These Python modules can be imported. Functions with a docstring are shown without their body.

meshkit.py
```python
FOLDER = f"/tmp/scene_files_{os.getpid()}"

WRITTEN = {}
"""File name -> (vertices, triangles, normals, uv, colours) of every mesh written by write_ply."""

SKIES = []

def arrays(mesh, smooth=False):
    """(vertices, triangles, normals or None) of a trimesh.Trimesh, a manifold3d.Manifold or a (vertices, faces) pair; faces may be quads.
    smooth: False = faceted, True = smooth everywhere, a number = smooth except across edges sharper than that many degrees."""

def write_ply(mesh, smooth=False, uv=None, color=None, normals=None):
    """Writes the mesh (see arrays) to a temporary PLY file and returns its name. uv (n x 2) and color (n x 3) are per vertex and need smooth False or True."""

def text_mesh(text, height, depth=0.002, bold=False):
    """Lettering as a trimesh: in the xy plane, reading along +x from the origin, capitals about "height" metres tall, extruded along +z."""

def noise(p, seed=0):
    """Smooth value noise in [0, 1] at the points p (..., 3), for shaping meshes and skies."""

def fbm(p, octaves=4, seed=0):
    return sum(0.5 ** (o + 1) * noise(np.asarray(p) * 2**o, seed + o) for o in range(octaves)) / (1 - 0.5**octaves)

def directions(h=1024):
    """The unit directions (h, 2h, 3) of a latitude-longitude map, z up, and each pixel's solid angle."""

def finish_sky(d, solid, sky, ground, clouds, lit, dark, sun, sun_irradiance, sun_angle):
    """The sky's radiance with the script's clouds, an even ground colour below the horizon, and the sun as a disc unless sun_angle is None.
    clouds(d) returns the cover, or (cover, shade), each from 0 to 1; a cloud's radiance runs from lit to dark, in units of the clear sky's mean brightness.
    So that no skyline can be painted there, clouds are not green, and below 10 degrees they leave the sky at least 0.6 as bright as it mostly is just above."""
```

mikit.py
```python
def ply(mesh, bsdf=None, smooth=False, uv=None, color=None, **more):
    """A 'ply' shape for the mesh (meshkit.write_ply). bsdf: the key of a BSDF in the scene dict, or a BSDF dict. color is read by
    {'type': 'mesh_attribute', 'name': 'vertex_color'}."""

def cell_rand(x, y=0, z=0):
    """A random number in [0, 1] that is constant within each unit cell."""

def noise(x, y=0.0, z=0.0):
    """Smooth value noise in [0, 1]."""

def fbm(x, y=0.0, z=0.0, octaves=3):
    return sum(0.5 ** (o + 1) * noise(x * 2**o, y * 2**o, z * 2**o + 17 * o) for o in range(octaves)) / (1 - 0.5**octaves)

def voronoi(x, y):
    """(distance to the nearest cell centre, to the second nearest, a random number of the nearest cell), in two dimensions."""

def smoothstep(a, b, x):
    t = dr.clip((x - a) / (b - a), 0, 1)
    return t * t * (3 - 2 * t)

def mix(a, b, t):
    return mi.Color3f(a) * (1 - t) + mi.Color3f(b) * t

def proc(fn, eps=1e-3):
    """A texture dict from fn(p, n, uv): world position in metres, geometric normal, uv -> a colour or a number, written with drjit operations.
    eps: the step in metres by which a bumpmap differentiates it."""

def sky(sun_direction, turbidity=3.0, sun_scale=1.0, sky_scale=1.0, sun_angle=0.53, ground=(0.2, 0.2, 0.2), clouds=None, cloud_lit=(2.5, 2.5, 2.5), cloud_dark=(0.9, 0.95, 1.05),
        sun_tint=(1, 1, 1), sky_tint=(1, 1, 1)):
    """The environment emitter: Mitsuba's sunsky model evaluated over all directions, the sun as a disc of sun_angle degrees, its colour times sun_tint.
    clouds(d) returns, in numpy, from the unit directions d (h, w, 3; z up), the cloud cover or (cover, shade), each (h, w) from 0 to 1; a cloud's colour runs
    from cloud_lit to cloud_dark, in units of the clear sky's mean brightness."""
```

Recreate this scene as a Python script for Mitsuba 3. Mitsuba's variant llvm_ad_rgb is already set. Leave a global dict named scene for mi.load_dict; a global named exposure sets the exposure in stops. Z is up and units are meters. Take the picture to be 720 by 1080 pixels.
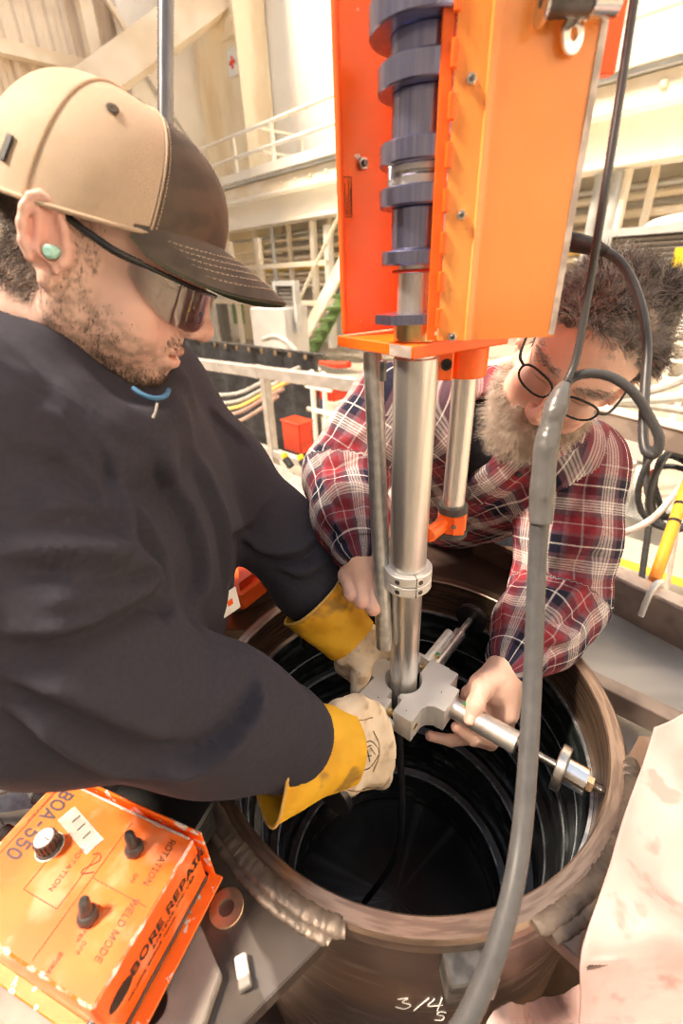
import math, numpy as np, trimesh, mitsuba as mi, drjit as dr, mikit, meshkit
import manifold3d as m3
from mikit import noise, fbm, smoothstep, mix, proc
from shapely.geometry import Polygon, Point, box as sbox
from shapely.ops import unary_union
T = mi.ScalarTransform4f
scene, labels = {}, {}
V = lambda *a: np.array(a, float)

# ------------------------------------------------------------------ camera, sky, exposure
EYE = V(0, 0, 1.55)
FOC = 470.0
pitch, roll = math.radians(28), math.radians(-2.4)
cp, sp, cr, sr = math.cos(pitch), math.sin(pitch), math.cos(roll), math.sin(roll)
FWD = V(0, cp, -sp)
_r, _u = V(1, 0, 0), V(0, sp, cp)
RGT, UPV = _r * cr + _u * sr, _u * cr - _r * sr
scene['camera'] = {'type': 'thinlens', 'fov': 2 * math.degrees(math.atan(360 / FOC)), 'fov_axis': 'x', 'aperture_radius': 0.0022,
                   'focus_distance': 0.68, 'near_clip': 0.02, 'far_clip': 200.0,
                   'to_world': T().look_at(origin=EYE.tolist(), target=(EYE + FWD).tolist(), up=UPV.tolist())}
exposure = 1.9
# an overcast sky around the open sides of the shop and a broad, hazy sun from behind the left man
def clouds(d):
    n = meshkit.fbm(d * V(2.2, 2.2, 3.0), 4, 3)
    return np.full(d.shape[:2], 1.0), np.clip(0.9 - 0.8 * n - 0.25 * d[..., 2], 0, 1)
scene['sky'] = mikit.sky([-0.60, -0.04, 0.82], turbidity=4, sun_scale=1.9, sky_scale=1.0, sun_angle=9, ground=(0.42, 0.38, 0.33), clouds=clouds,
                         cloud_lit=(2.12, 2.26, 2.55), cloud_dark=(1.22, 1.3, 1.48), sun_tint=(1.0, 0.98, 0.98))

# ------------------------------------------------------------------ helpers
def unit(v):
    v = np.asarray(v, float); return v / np.linalg.norm(v)
def at(x, y, d):
    "the point seen at pixel x, y, d metres in front of the camera"
    return EYE + d * ((x - 360) / FOC * RGT - (y - 540) / FOC * UPV + FWD)
def onz(x, y, z):
    q = (x - 360) / FOC * RGT - (y - 540) / FOC * UPV + FWD
    return EYE + q * ((z - EYE[2]) / q[2])
HA, HB = unit(V(-.695, .719, 0)), unit(V(.719, .695, 0))      # along the hall, and across it towards the far wall
def onb(x, y, D):
    q = (x - 360) / FOC * RGT - (y - 540) / FOC * UPV + FWD
    return EYE + q * (D / (q @ HB))
def ona(x, y, D):
    q = (x - 360) / FOC * RGT - (y - 540) / FOC * UPV + FWD
    return EYE + q * (D / (q @ HA))
_count = {}
def numbered(name):
    n = _count.get(name, 0); _count[name] = n + 1
    return name if n == 0 else f'{name}_{n:03d}'
def thing(name, label, cat, group=None):
    k = numbered(name); labels[k] = {'label': label, 'category': cat}
    if group: labels[k]['group'] = group
    return k
def put(key, mesh, mat, smooth=35, uv=None, color=None, kind=None, label=None):
    scene[key] = mikit.ply(mesh, mat, smooth=smooth, uv=uv, color=color)
    if kind: labels.setdefault(key, {})['kind'] = kind
    if label: labels.setdefault(key, {})['label'] = label
    return key
def part(parent, name, mesh, mat, smooth=35, label=None, uv=None, color=None, kind=None):
    return put(numbered(parent + '__' + name), mesh, mat, smooth, uv, color, kind, label)
def single(name, mesh, mat, label, cat, group=None, smooth=35, kind=None, **k):
    key = thing(name, label, cat, group); return put(key, mesh, mat, smooth, kind=kind, **k)
def struct(name, mesh, mat, smooth=35):
    put(name, mesh, mat, smooth); labels[name] = {'kind': 'structure'}; return name
cat = trimesh.util.concatenate
def frame(z, x=None):
    z = unit(z)
    if x is None: x = V(1, 0, 0) if abs(z[0]) < 0.8 else V(0, 1, 0)
    y = unit(np.cross(z, x)); return np.stack([np.cross(y, z), y, z], 1)
def bbox(c, size, axes=None, bev=0.0):
    "a box with chamfered edges; axes: the columns are its own directions"
    h = np.asarray(size, float) / 2; bev = min(bev, h.min() * .9); pts = []
    for s in np.ndindex(2, 2, 2):
        sg = np.array(s) * 2 - 1
        if bev <= 0: pts.append(sg * h)
        else:
            for k in range(3):
                q = h - bev; q = q.copy(); q[k] = h[k]; pts.append(sg * q)
    m = trimesh.convex.convex_hull(np.array(pts))
    if axes is not None: m.apply_transform(np.block([[np.asarray(axes), np.zeros((3, 1))], [np.zeros((1, 3)), np.ones((1, 1))]]))
    m.apply_translation(c); return m
def beam(a, b, w, h, up=(0, 0, 1), bev=0.0):
    a, b = V(*a), V(*b); x = unit(b - a); y = unit(np.cross(up, x)); z = np.cross(x, y)
    return bbox((a + b) / 2, (np.linalg.norm(b - a), w, h), np.stack([x, y, z], 1), bev)
def lathe(prof, p=(0, 0, 0), axis=(0, 0, 1), n=48, closed=False):
    "prof: (radius, height along the axis) points, counter-clockwise round the solid (outside going up)"
    M = frame(axis); pr = np.array(prof, float); k = len(pr); th = np.arange(n) * 2 * np.pi / n
    v = (pr[None, :, 0, None] * (np.cos(th)[:, None, None] * M[:, 0] + np.sin(th)[:, None, None] * M[:, 1]) + pr[None, :, 1, None] * M[:, 2]).reshape(-1, 3)
    f = []
    for j in range(k if closed else k - 1):
        j2 = (j + 1) % k; i = np.arange(n); i2 = (i + 1) % n
        f.append(np.stack([i * k + j, i2 * k + j, i2 * k + j2], 1)); f.append(np.stack([i * k + j, i2 * k + j2, i * k + j2], 1))
    m = trimesh.Trimesh(v + V(*p), np.vstack(f), process=True); m.update_faces(m.nondegenerate_faces()); return m
def cyl(a, b, r, r2=None, n=32, bev=0.0006):
    a, b = V(*a), V(*b); L = np.linalg.norm(b - a); r2 = r if r2 is None else r2; bev = min(bev, r * .4, L * .3)
    return lathe([(0, 0), (r - bev, 0), (r, bev), (r2, L - bev), (r2 - bev, L), (0, L)], a, b - a, n)
def ringm(c, axis, r0, r1, h, n=48, bev=0.0008):
    return lathe([(r0, 0), (r1 - bev, 0), (r1, bev), (r1, h - bev), (r1 - bev, h), (r0, h)], c, axis, n, closed=True)
def nutm(c, axis, r, h, hole=0):
    M = frame(axis); th = np.arange(6) * np.pi / 3
    pts = [V(*c) + M[:, 2] * z + rr * (M[:, 0] * math.cos(t) + M[:, 1] * math.sin(t)) for z, rr in ((0, r * .94), (h * .12, r), (h * .85, r), (h, r * .88)) for t in th]
    return trimesh.convex.convex_hull(np.array(pts))
def catmull(p, per=10):
    p = np.asarray(p, float); q = np.vstack([2 * p[0] - p[1], p, 2 * p[-1] - p[-2]]); out = []
    for i in range(1, len(q) - 2):
        t = np.linspace(0, 1, per, endpoint=False)[:, None]
        a, b, c, d = q[i - 1:i + 3]
        out.append(.5 * (2 * b + (c - a) * t + (2 * a - 5 * b + 4 * c - d) * t**2 + (3 * b - a - 3 * c + d) * t**3))
    return np.vstack(out + [q[-2][None]])
def tube(p, r, n=14, per=10, raw=False, cap=True):
    c = np.asarray(p, float) if raw else catmull(p, per)
    if np.ndim(r): r = np.interp(np.linspace(0, 1, len(c)), np.linspace(0, 1, len(r)), r)
    else: r = np.full(len(c), r)
    t = np.gradient(c, axis=0); t /= np.linalg.norm(t, axis=1, keepdims=True)
    a = frame(t[0])[:, 0]; A = []
    for k in range(len(c)):
        a = unit(a - t[k] * (a @ t[k])); A.append(a)
    A = np.array(A); B = np.cross(t, A); th = np.arange(n) * 2 * np.pi / n
    v = (c[:, None] + r[:, None, None] * (np.cos(th)[:, None] * A[:, None] + np.sin(th)[:, None] * B[:, None])).reshape(-1, 3)
    f = []
    for k in range(len(c) - 1):
        i = np.arange(n); i2 = (i + 1) % n; o = k * n
        f.append(np.stack([o + i, o + i2, o + n + i2], 1)); f.append(np.stack([o + i, o + n + i2, o + n + i], 1))
    if cap:
        e = len(v); v = np.vstack([v, c[0], c[-1]]); i = np.arange(n); i2 = (i + 1) % n; o = (len(c) - 1) * n
        f.append(np.stack([i2, i, i * 0 + e], 1)); f.append(np.stack([o + i, o + i2, i * 0 + e + 1], 1))
    return trimesh.Trimesh(v, np.vstack(f), process=False)
def extrude(poly, z0, z1, M=None, o=(0, 0, 0)):
    "a shapely polygon in the xy plane of M, from z0 to z1 along its z"
    ms = []
    for g in getattr(poly, 'geoms', [poly]):
        m = trimesh.creation.extrude_polygon(g, z1 - z0, engine='earcut'); m.apply_translation((0, 0, z0)); ms.append(m)
    m = cat(ms)
    if M is not None: m.vertices = m.vertices @ np.asarray(M).T
    m.vertices += V(*o); return m
def plate(pts, z1, t, bev=0.0015):
    "a horizontal plate with a chamfered upper edge"
    p = pts if isinstance(pts, Polygon) else Polygon([(q[0], q[1]) for q in pts])
    p = p if p.is_valid else p.buffer(0)
    a, b = np.array(p.exterior.coords)[:-1], p.buffer(-bev, join_style=2)
    return cat([extrude(p, z1 - t, z1 - bev), extrude(p.buffer(-bev * .5, join_style=2), z1 - bev, z1 - bev * .5), extrude(b, z1 - bev * .5, z1)])
def lettering(text, h, o, x, y, depth=0.0006, bold=False, wide=1.0):
    "text reading along x, capitals along y, standing proud of the surface"
    m = meshkit.text_mesh(text, h, depth, bold); m.vertices[:, 0] *= wide; x, y = unit(x), unit(y)
    m.vertices = m.vertices @ np.stack([x, y, np.cross(x, y)], 1).T + V(*o); return m
def grid(P, thick=0.0, flip=False):
    "a sheet through the grid of points P (n, m, 3), given a thickness"
    n, m = P.shape[:2]; i, j = np.meshgrid(np.arange(n - 1), np.arange(m - 1), indexing='ij'); i, j = i.ravel(), j.ravel()
    q = np.stack([i * m + j, (i + 1) * m + j, (i + 1) * m + j + 1, i * m + j + 1], 1)
    if flip: q = q[:, ::-1]
    f = np.vstack([q[:, [0, 1, 2]], q[:, [0, 2, 3]]]); v = P.reshape(-1, 3)
    if not thick: return trimesh.Trimesh(v, f, process=False)
    s = trimesh.Trimesh(v, f, process=False); nn = np.array(s.vertex_normals); k = len(v)
    edge = np.concatenate([np.arange(m), np.arange(1, n) * m + m - 1, (n - 1) * m + np.arange(m - 2, -1, -1), np.arange(n - 2, 0, -1) * m])
    e2 = np.roll(edge, -1); side = np.vstack([np.stack([edge, e2, e2 + k], 1), np.stack([edge, e2 + k, edge + k], 1)])
    if not flip: side = side[:, ::-1]
    side = side[:, ::-1]
    return trimesh.Trimesh(np.vstack([v, v - nn * thick]), np.vstack([f, f[:, ::-1] + k, side]), process=False)
# ------------------------------------------------------------------ materials
def rgb(c): return {'type': 'rgb', 'value': [float(x) for x in c]}
def mat(name, base, rough=.5, metal=0.0, spec=.5, bump=None, bscale=None, two=True, **k):
    d = {'type': 'principled', 'base_color': base if isinstance(base, dict) else rgb(base), 'roughness': rough, 'metallic': metal, 'specular': spec, **k}
    if bump is not None: d = {'type': 'bumpmap', 'nested': d, 'arbitrary': bump, 'scale': bscale}
    scene[name] = {'type': 'twosided', 'bsdf': d} if two else d
    return name
def F3(p, s, o=0.0, oct=3): return fbm(p.x * s + o, p.y * s + 3 * o, p.z * s, oct)
def speck(a, b, s, lo=.35, hi=.65, oct=3, o=0.0):
    return proc(lambda p, n, uv: mix(a, b, smoothstep(lo, hi, F3(p, s, o, oct))))
def chipped(base, chip, s, thr, dark=None):
    def fn(p, n, uv):
        c = mix(base, dark or base, smoothstep(.4, .75, F3(p, 9.0, 5.0)))
        return mix(c, chip, smoothstep(thr, thr + .03, F3(p, s, 2.0, 4)))
    return proc(fn)
ORANGE = (.93, .135, .008)
mat('m_orange', chipped(ORANGE, (.85, .62, .5), 60., .80, (.95, .17, .012)), .32, 0, .5, clearcoat=.5, clearcoat_gloss=.85)
mat('m_orange_door', proc(lambda p, n, uv: mix((.96, .27, .035), (.97, .38, .09), smoothstep(.3, .75, F3(p, 7., 4.)))), .22, 0, .6, clearcoat=1.0, clearcoat_gloss=.92)
mat('m_orange_matte', speck((.9, .12, .012), (.8, .1, .01), 20.), .5)
mat('m_red', speck((.75, .05, .012), (.6, .04, .01), 12.), .45)
mat('m_wear', speck((.75, .66, .6), (.5, .42, .38), 70.), .45, .35)
def streak(a, b, s, k=.03):   # brushed along z
    return proc(lambda p, n, uv: mix(a, b, fbm(p.x * s, p.y * s, p.z * s * k, 3)))
mat('m_bar', streak((.84, .82, .79), (.70, .68, .66), 260.), .33, .9)
mat('m_galv', proc(lambda p, n, uv: mix((.70, .71, .70), (.56, .57, .56), smoothstep(.3, .7, F3(p, 120., 1.)))), .40, .8)
mat('m_alu', proc(lambda p, n, uv: mix((.80, .79, .77), (.74, .73, .71), fbm(p.x * 300 + p.y * 210, p.x * 8 - p.y * 11, p.z * 200, 3))), .42, .45)
mat('m_alu_side', speck((.76, .75, .73), (.6, .59, .57), 90.), .38, .9)
mat('m_alu_rail', speck((.54, .51, .49), (.44, .41, .385), 14.), .42, .4)
mat('m_chrome', (.8, .8, .8), .16, 1.0)
mat('m_steel', speck((.55, .54, .52), (.36, .35, .34), 80.), .3, 1.0)
mat('m_dark_steel', speck((.16, .155, .15), (.08, .08, .08), 60.), .38, .8)
mat('m_black', (.012, .012, .013), .35)
mat('m_black_matte', speck((.022, .022, .024), (.012, .012, .013), 120.), .6)
mat('m_pad', (.015, .015, .017), .22, 0, .6)
mat('m_brass', (.8, .6, .28), .28, 1.0)
mat('m_copper', speck((.90, .62, .42), (.75, .58, .36), 160.), .32, 1.0)
mat('m_green', (.02, .3, .12), .3)
mat('m_blue_anod', streak((.36, .375, .53), (.17, .18, .34), 420., .01), .24, .9, .6)
def brownsteel(p, n, uv):
    a = mix((.17, .118, .096), (.11, .078, .067), smoothstep(.3, .7, F3(p, 11., 1., 4)))
    a = mix(a, (.34, .29, .26), .5 * smoothstep(.56, .78, fbm(p.x * 14., p.y * 14. + 9, p.z * 60., 4)))
    return mix(a, (.40, .24, .13), .55 * smoothstep(.5, .8, F3(p, 5., 21.)))
mat('m_brown', proc(brownsteel), .34, .75, .5, bump=proc(lambda p, n, uv: F3(p, 160., 3.), 5e-4), bscale=.0004)
mat('m_lip', proc(lambda p, n, uv: mix((.34, .245, .19), (.22, .155, .12), smoothstep(.3, .7, fbm(dr.atan2(p.y - .5116, p.x - .0894) * 9, dr.sqrt(dr.square(p.x - .0894) + dr.square(p.y - .5116)) * 300., p.z * 40, 3)))), .3, .85)
mat('m_counterbore', proc(lambda p, n, uv: mix((.36, .24, .16), (.2, .135, .1), smoothstep(.3, .7, fbm(dr.atan2(p.y - .5116, p.x - .0894) * 5, p.z * 260., 0.0, 3)))), .3, .85)
mat('m_plate_left', proc(lambda p, n, uv: mix(mix((.18, .145, .12), (.10, .083, .072), smoothstep(.3, .7, F3(p, 9., 8., 4))), (.34, .3, .27), .5 * smoothstep(.58, .75, fbm(p.x * 30 + p.y * 22, p.x * 6 - p.y * 8, 1.0, 4)))), .3, .8)
mat('m_plate_bright', proc(lambda p, n, uv: mix((.30, .265, .235), (.20, .175, .155), smoothstep(.3, .7, F3(p, 16., 14., 4)))), .62, .15)
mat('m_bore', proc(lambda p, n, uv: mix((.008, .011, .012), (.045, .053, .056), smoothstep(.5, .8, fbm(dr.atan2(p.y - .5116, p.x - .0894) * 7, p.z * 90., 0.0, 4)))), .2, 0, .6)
mat('m_edge', proc(lambda p, n, uv: mix((.75, .8, .85), (.35, .4, .45), smoothstep(.3, .65, fbm(dr.atan2(p.y - .5116, p.x - .0894) * 14, p.z * 50., 0.0, 3)))), .25, .8)
mat('m_weld', speck((.165, .13, .105), (.105, .084, .07), 60.), .52, .55, bump=proc(lambda p, n, uv: F3(p, 220., 3.), 4e-4), bscale=.0008)
mat('m_grey_plate', proc(lambda p, n, uv: mix(mix((.36, .345, .325), (.25, .24, .225), smoothstep(.3, .7, fbm(p.x * 5, p.y * 5, 0.0, 4))), (.52, .5, .48), .5 * smoothstep(.55, .8, fbm(p.x * 3 + 7, p.y * 9, 2.0, 3)))), .42, .35)
mat('m_chalk', (.8, .78, .74), .9)
mat('m_ink', (.025, .014, .012), .55)
mat('m_ink_blue', (.05, .035, .05), .55)
mat('m_inkred', (.35, .02, .01), .55)
mat('m_tape', speck((.46, .42, .38), (.36, .32, .29), 90.), .6)
mat('m_rubber', speck((.075, .068, .066), (.035, .033, .033), 50.), .42)
mat('m_cable', proc(lambda p, n, uv: mix((.05, .05, .052), (.032, .032, .036), F3(p, 60., 1.))), .36, 0, .55)
mat('m_hose', proc(lambda p, n, uv: mix((.085, .085, .088), (.055, .055, .06), F3(p, 70., 1.))), .4, 0, .5)
mat('m_shrink', (.095, .093, .094), .3, 0, .6, bump=proc(lambda p, n, uv: F3(p, 60., 3.), 5e-4), bscale=.003)
mat('m_hose_light', speck((.5, .48, .45), (.36, .34, .32), 30.), .5)
mat('m_hose_pink', speck((.5, .33, .27), (.4, .26, .22), 30.), .5)
mat('m_white', (.8, .79, .75), .45)
mat('m_white_box', speck((.62, .61, .59), (.55, .54, .52), 3.), .45)
mat('m_yellow', (.85, .58, .03), .4)
mat('m_orange_pole', (.95, .3, .02), .42)
mat('m_blue_bin', (.03, .06, .2), .5)
mat('m_curtain', speck((.03, .032, .038), (.018, .019, .023), 20.), .5)
mat('m_pink', proc(lambda p, n, uv: mix(mix((.52, .375, .355), (.45, .30, .28), smoothstep(.35, .7, F3(p, 12., 3., 4))), (.26, .15, .13), .6 * smoothstep(.60, .74, F3(p, 30., 8., 4)))), .75, 0, .3, sheen=.4, bump=proc(lambda p, n, uv: F3(p, 90., 3.), 5e-4), bscale=.0012)
# the shop
mat('m_wall', proc(lambda p, n, uv: mix(mix((.89, .865, .80), (.87, .81, .71), smoothstep(.35, .7, F3(p, .9, 1., 4))), (.74, .60, .42), .4 * smoothstep(.6, .8, fbm(p.x * 2.2 - p.y * 2.2, p.z * .25, 3.0, 4)))), .65)
mat('m_column', proc(lambda p, n, uv: mix((.86, .76, .56), (.74, .60, .40), smoothstep(.4, .75, fbm(p.x * 3, p.y * 3, p.z * .8, 4)))), .6)
mat('m_girder', proc(lambda p, n, uv: mix((.90, .87, .79), (.86, .78, .64), smoothstep(.5, .8, F3(p, 1.2, 4., 3)))), .55)
mat('m_pipe_cream', speck((.88, .82, .70), (.80, .70, .54), 3.), .5)
mat('m_pipe_grey', speck((.62, .64, .64), (.5, .52, .52), 4.), .45, .3)
mat('m_pipe_yellow', speck((.82, .62, .2), (.7, .5, .14), 4.), .5)
mat('m_dim', speck((.50, .46, .41), (.34, .31, .275), 2.), .7)
mat('m_siding', speck((.80, .70, .57), (.68, .57, .45), 1.3), .6)
mat('m_truss', speck((.78, .64, .46), (.88, .78, .62), 1.5), .6)
mat('m_floor', proc(lambda p, n, uv: mix((.42, .365, .29), (.31, .27, .215), smoothstep(.3, .7, F3(p, 1.8, 1., 4)))), .45)
mat('m_louver', (.2, .18, .16), .5)
mat('m_green_steel', (.16, .26, .1), .5)
mat('m_railbrown', speck((.36, .29, .25), (.24, .19, .165), 16.), .42, .4)
mat('m_railtop', speck((.72, .62, .54), (.58, .48, .41), 20.), .4, .3)
mat('m_pole', streak((.19, .18, .19), (.12, .115, .12), 60.), .3, .7)
# ------------------------------------------------------------------ steel weldment round the bore
CX, CY, ZL = .0894, .5116, .95
RC = V(CX, CY, ZL)
w = thing('steel_weldment', 'heavy brown steel ring with a black bore and welded plates that both men lean over', 'machine part')
part(w, 'outer_wall', lathe([(.300, .20), (.3195, .20), (.3195, .932), (.300, .932)], (CX, CY, 0), n=128, closed=True), 'm_brown')
part(w, 'lip', lathe([(.2975, .928), (.3213, .928), (.3213, .946), (.3175, .95), (.2995, .95), (.2975, .948)], (CX, CY, 0), n=160, closed=True), 'm_lip', label='worn bare steel rim')
part(w, 'counterbore', lathe([(.3001, .862), (.3001, .947), (.2974, .947), (.2962, .862)], (CX, CY, 0), n=128, closed=True), 'm_counterbore')
part(w, 'liner', lathe([(.3000, .20), (.3000, .862), (.2935, .862), (.2905, .845), (.2895, .78), (.292, .777), (.292, .70), (.286, .697), (.285, .62), (.270, .615), (.268, .50), (.254, .495), (.250, .34), (.235, .335), (.232, .22)][::1], (CX, CY, 0), n=128), 'm_bore', label='glossy black bore')
for rr, z, t in ((.2935, .8625, .0022), (.2897, .779, .0012), (.2855, .6985, .0014), (.2692, .6165, .0016), (.2522, .4965, .0016), (.2335, .3365, .0018)):
    part(w, 'machined_edge', lathe([(rr - t, z - t), (rr + t, z - t), (rr + t, z + t), (rr - t, z + t)], (CX, CY, 0), n=128, closed=True), 'm_edge', smooth=60, label='bright machined step')
part(w, 'bore_floor', cyl((CX, CY, .19), (CX, CY, .215), .30, n=64), 'm_bore')
part(w, 'base', plate(sbox(-.28, -.30, .95, .93).difference(Point(CX, CY).buffer(.3)), .26, .05), 'm_brown', smooth=False, label='brown base of the weldment')
def arc(a0, a1, r, n=24):
    t = np.radians(np.linspace(a0, a1, n)); return [(CX + r * math.cos(x), CY + r * math.sin(x)) for x in t]
def ang(p): return math.degrees(math.atan2(p[1] - CY, p[0] - CX))
aL0, aL1 = 213, ang((-.016, .217)) % 360
part(w, 'left_plate', plate(arc(aL1, aL0, .320, 24) + [(-.235, .352), (-.75, .33), (-.75, -.10), (-.385, -.08), (-.112, .141)], .946, .022), 'm_plate_left', smooth=False, label='dark plate welded to the ring, washer lying on it')
aR0, aR1 = ang((.187, .205)) % 360, 335
part(w, 'right_plate', plate(arc(aR0, aR1 + 0, .320, 24) + [(.418, .41), (.47, .40), (.52, .30), (.42, .19), (.222, .170)], .946, .020), 'm_brown', smooth=False)
part(w, 'back_plate', plate(arc(150, 18, .320, 40) + [(.425, .655), (.445, .66), (.565, .79), (.43, .93), (.20, 1.02), (-.20, .86), (-.26, .68)], .936, .03), 'm_brown', smooth=False)
bt = onz(540, 590, .936 + .03)
part(w, 'cross_rib', beam(onz(500, 577, .95), onz(575, 612, .95), .02, .06, bev=.003), 'm_brown', smooth=False)
part(w, 'cross_rib', beam((-.24, .73, .96), (.06, .90, .96), .02, .05, bev=.003), 'm_brown', smooth=False)
def weld(a0, a1, r, rad, z, seed):
    n = int(abs(a1 - a0) * 1.6); rs = np.random.default_rng(seed); t = np.radians(np.linspace(a0, a1, n))
    rr = r + .0004 * rs.normal(size=n); p = np.stack([CX + rr * np.cos(t), CY + rr * np.sin(t), np.full(n, z)], 1)
    wob = rad * (1 + .045 * np.sin(np.arange(n) * 2.1) + .03 * rs.normal(size=n)); wob[:2] *= .8; wob[-2:] *= .8
    m = tube(p, wob * 1.25, 14, 3); m.vertices[:, 2] = z + (m.vertices[:, 2] - z) * .5; return m
part(w, 'weld_bead', weld(aL0, aL1 + 1, .3235, .0085, .9475, 3), 'm_weld', label='rippled weld bead')
part(w, 'weld_bead', weld(aL0, aL1 - 1, .3355, .0055, .9465, 4), 'm_weld', label='rippled weld bead')
part(w, 'weld_bead', weld(aR0 - 1, aR1, .3240, .0085, .9475, 5), 'm_weld', label='rippled weld bead')
part(w, 'weld_bead', weld(aR0 + 1, aR1 - 2, .3360, .0060, .9465, 6), 'm_weld', label='rippled weld bead')
# lug under the rim, facing the camera, and the chalk writing beside it
la = math.radians(ang(onz(490, 990, .93)) % 360)
rd, tg = V(math.cos(la), math.sin(la), 0), V(-math.sin(la), math.cos(la), 0)
part(w, 'lug', bbox(RC + rd * .331 + V(0, 0, -.047), (.03, .052, .052), np.stack([rd, tg, V(0, 0, 1)], 1), .002), 'm_dark_steel', smooth=False, label='bare steel block welded under the rim')
def oncyl(x, y, r):
    q = (x - 360) / FOC * RGT - (y - 540) / FOC * UPV + FWD; e = EYE[:2] - RC[:2]
    a, b, c = q[:2] @ q[:2], 2 * e @ q[:2], e @ e - r * r; return EYE + q * ((-b - math.sqrt(max(b * b - 4 * a * c, 0))) / (2 * a))
chalk = [[(419, 1054), (430, 1053), (424, 1057), (433, 1060), (427, 1064), (417, 1062)], [(436, 1066), (452, 1053)], [(458, 1054), (451, 1061), (467, 1060)], [(466, 1053), (461, 1066)], [(472, 1052), (471, 1056)], [(478, 1051), (477, 1055)],
         [(470, 1068), (464, 1067), (461, 1070), (468, 1072), (466, 1076), (458, 1076)]]
part(w, 'chalk_mark', cat([tube([oncyl(x, y, .3200) for x, y in s], .0007, 6, 4) for s in chalk]), 'm_chalk', label='3/4" S written in chalk')
# second plate with a round hole, under the control box
hole = Point(*onz(160, 1060, .958)[:2]).buffer(.0135, 24)
pl = Polygon([onz(*q, .958)[:2] for q in ((150, 905), (200, 950), (233, 1026), (200, 1120), (20, 1180), (-40, 1000))]).buffer(-.006).buffer(.006).difference(hole)
single('steel_plate', plate(pl, .958, .012), 'm_plate_bright', 'pale worn steel plate with a round hole beneath the orange control box', 'plate', smooth=False)
wc = onz(239, 958, .946)
single('washer', ringm(wc + V(0, 0, .0002), (0, 0, 1), .0085, .0185, .0028, 40, .0006), 'm_copper', 'heat-coloured flat washer lying on the dark plate beside the control box', 'washer')
sp = onz(257, 1028, .946); sx = unit(onz(259, 1043, .946) - onz(254, 1013, .946)); sy = np.cross((0, 0, 1), sx); SA = np.stack([sx, sy, (0, 0, 1)], 1)
k = thing('soapstone_stub', 'small white stub with a grey-blue end lying on the dark plate below the washer', 'marker')
part(k, 'body', bbox(sp + V(0, 0, .005) - sx * .0045, (.018, .0115, .009), SA, .0015), 'm_white', smooth=False)
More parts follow.
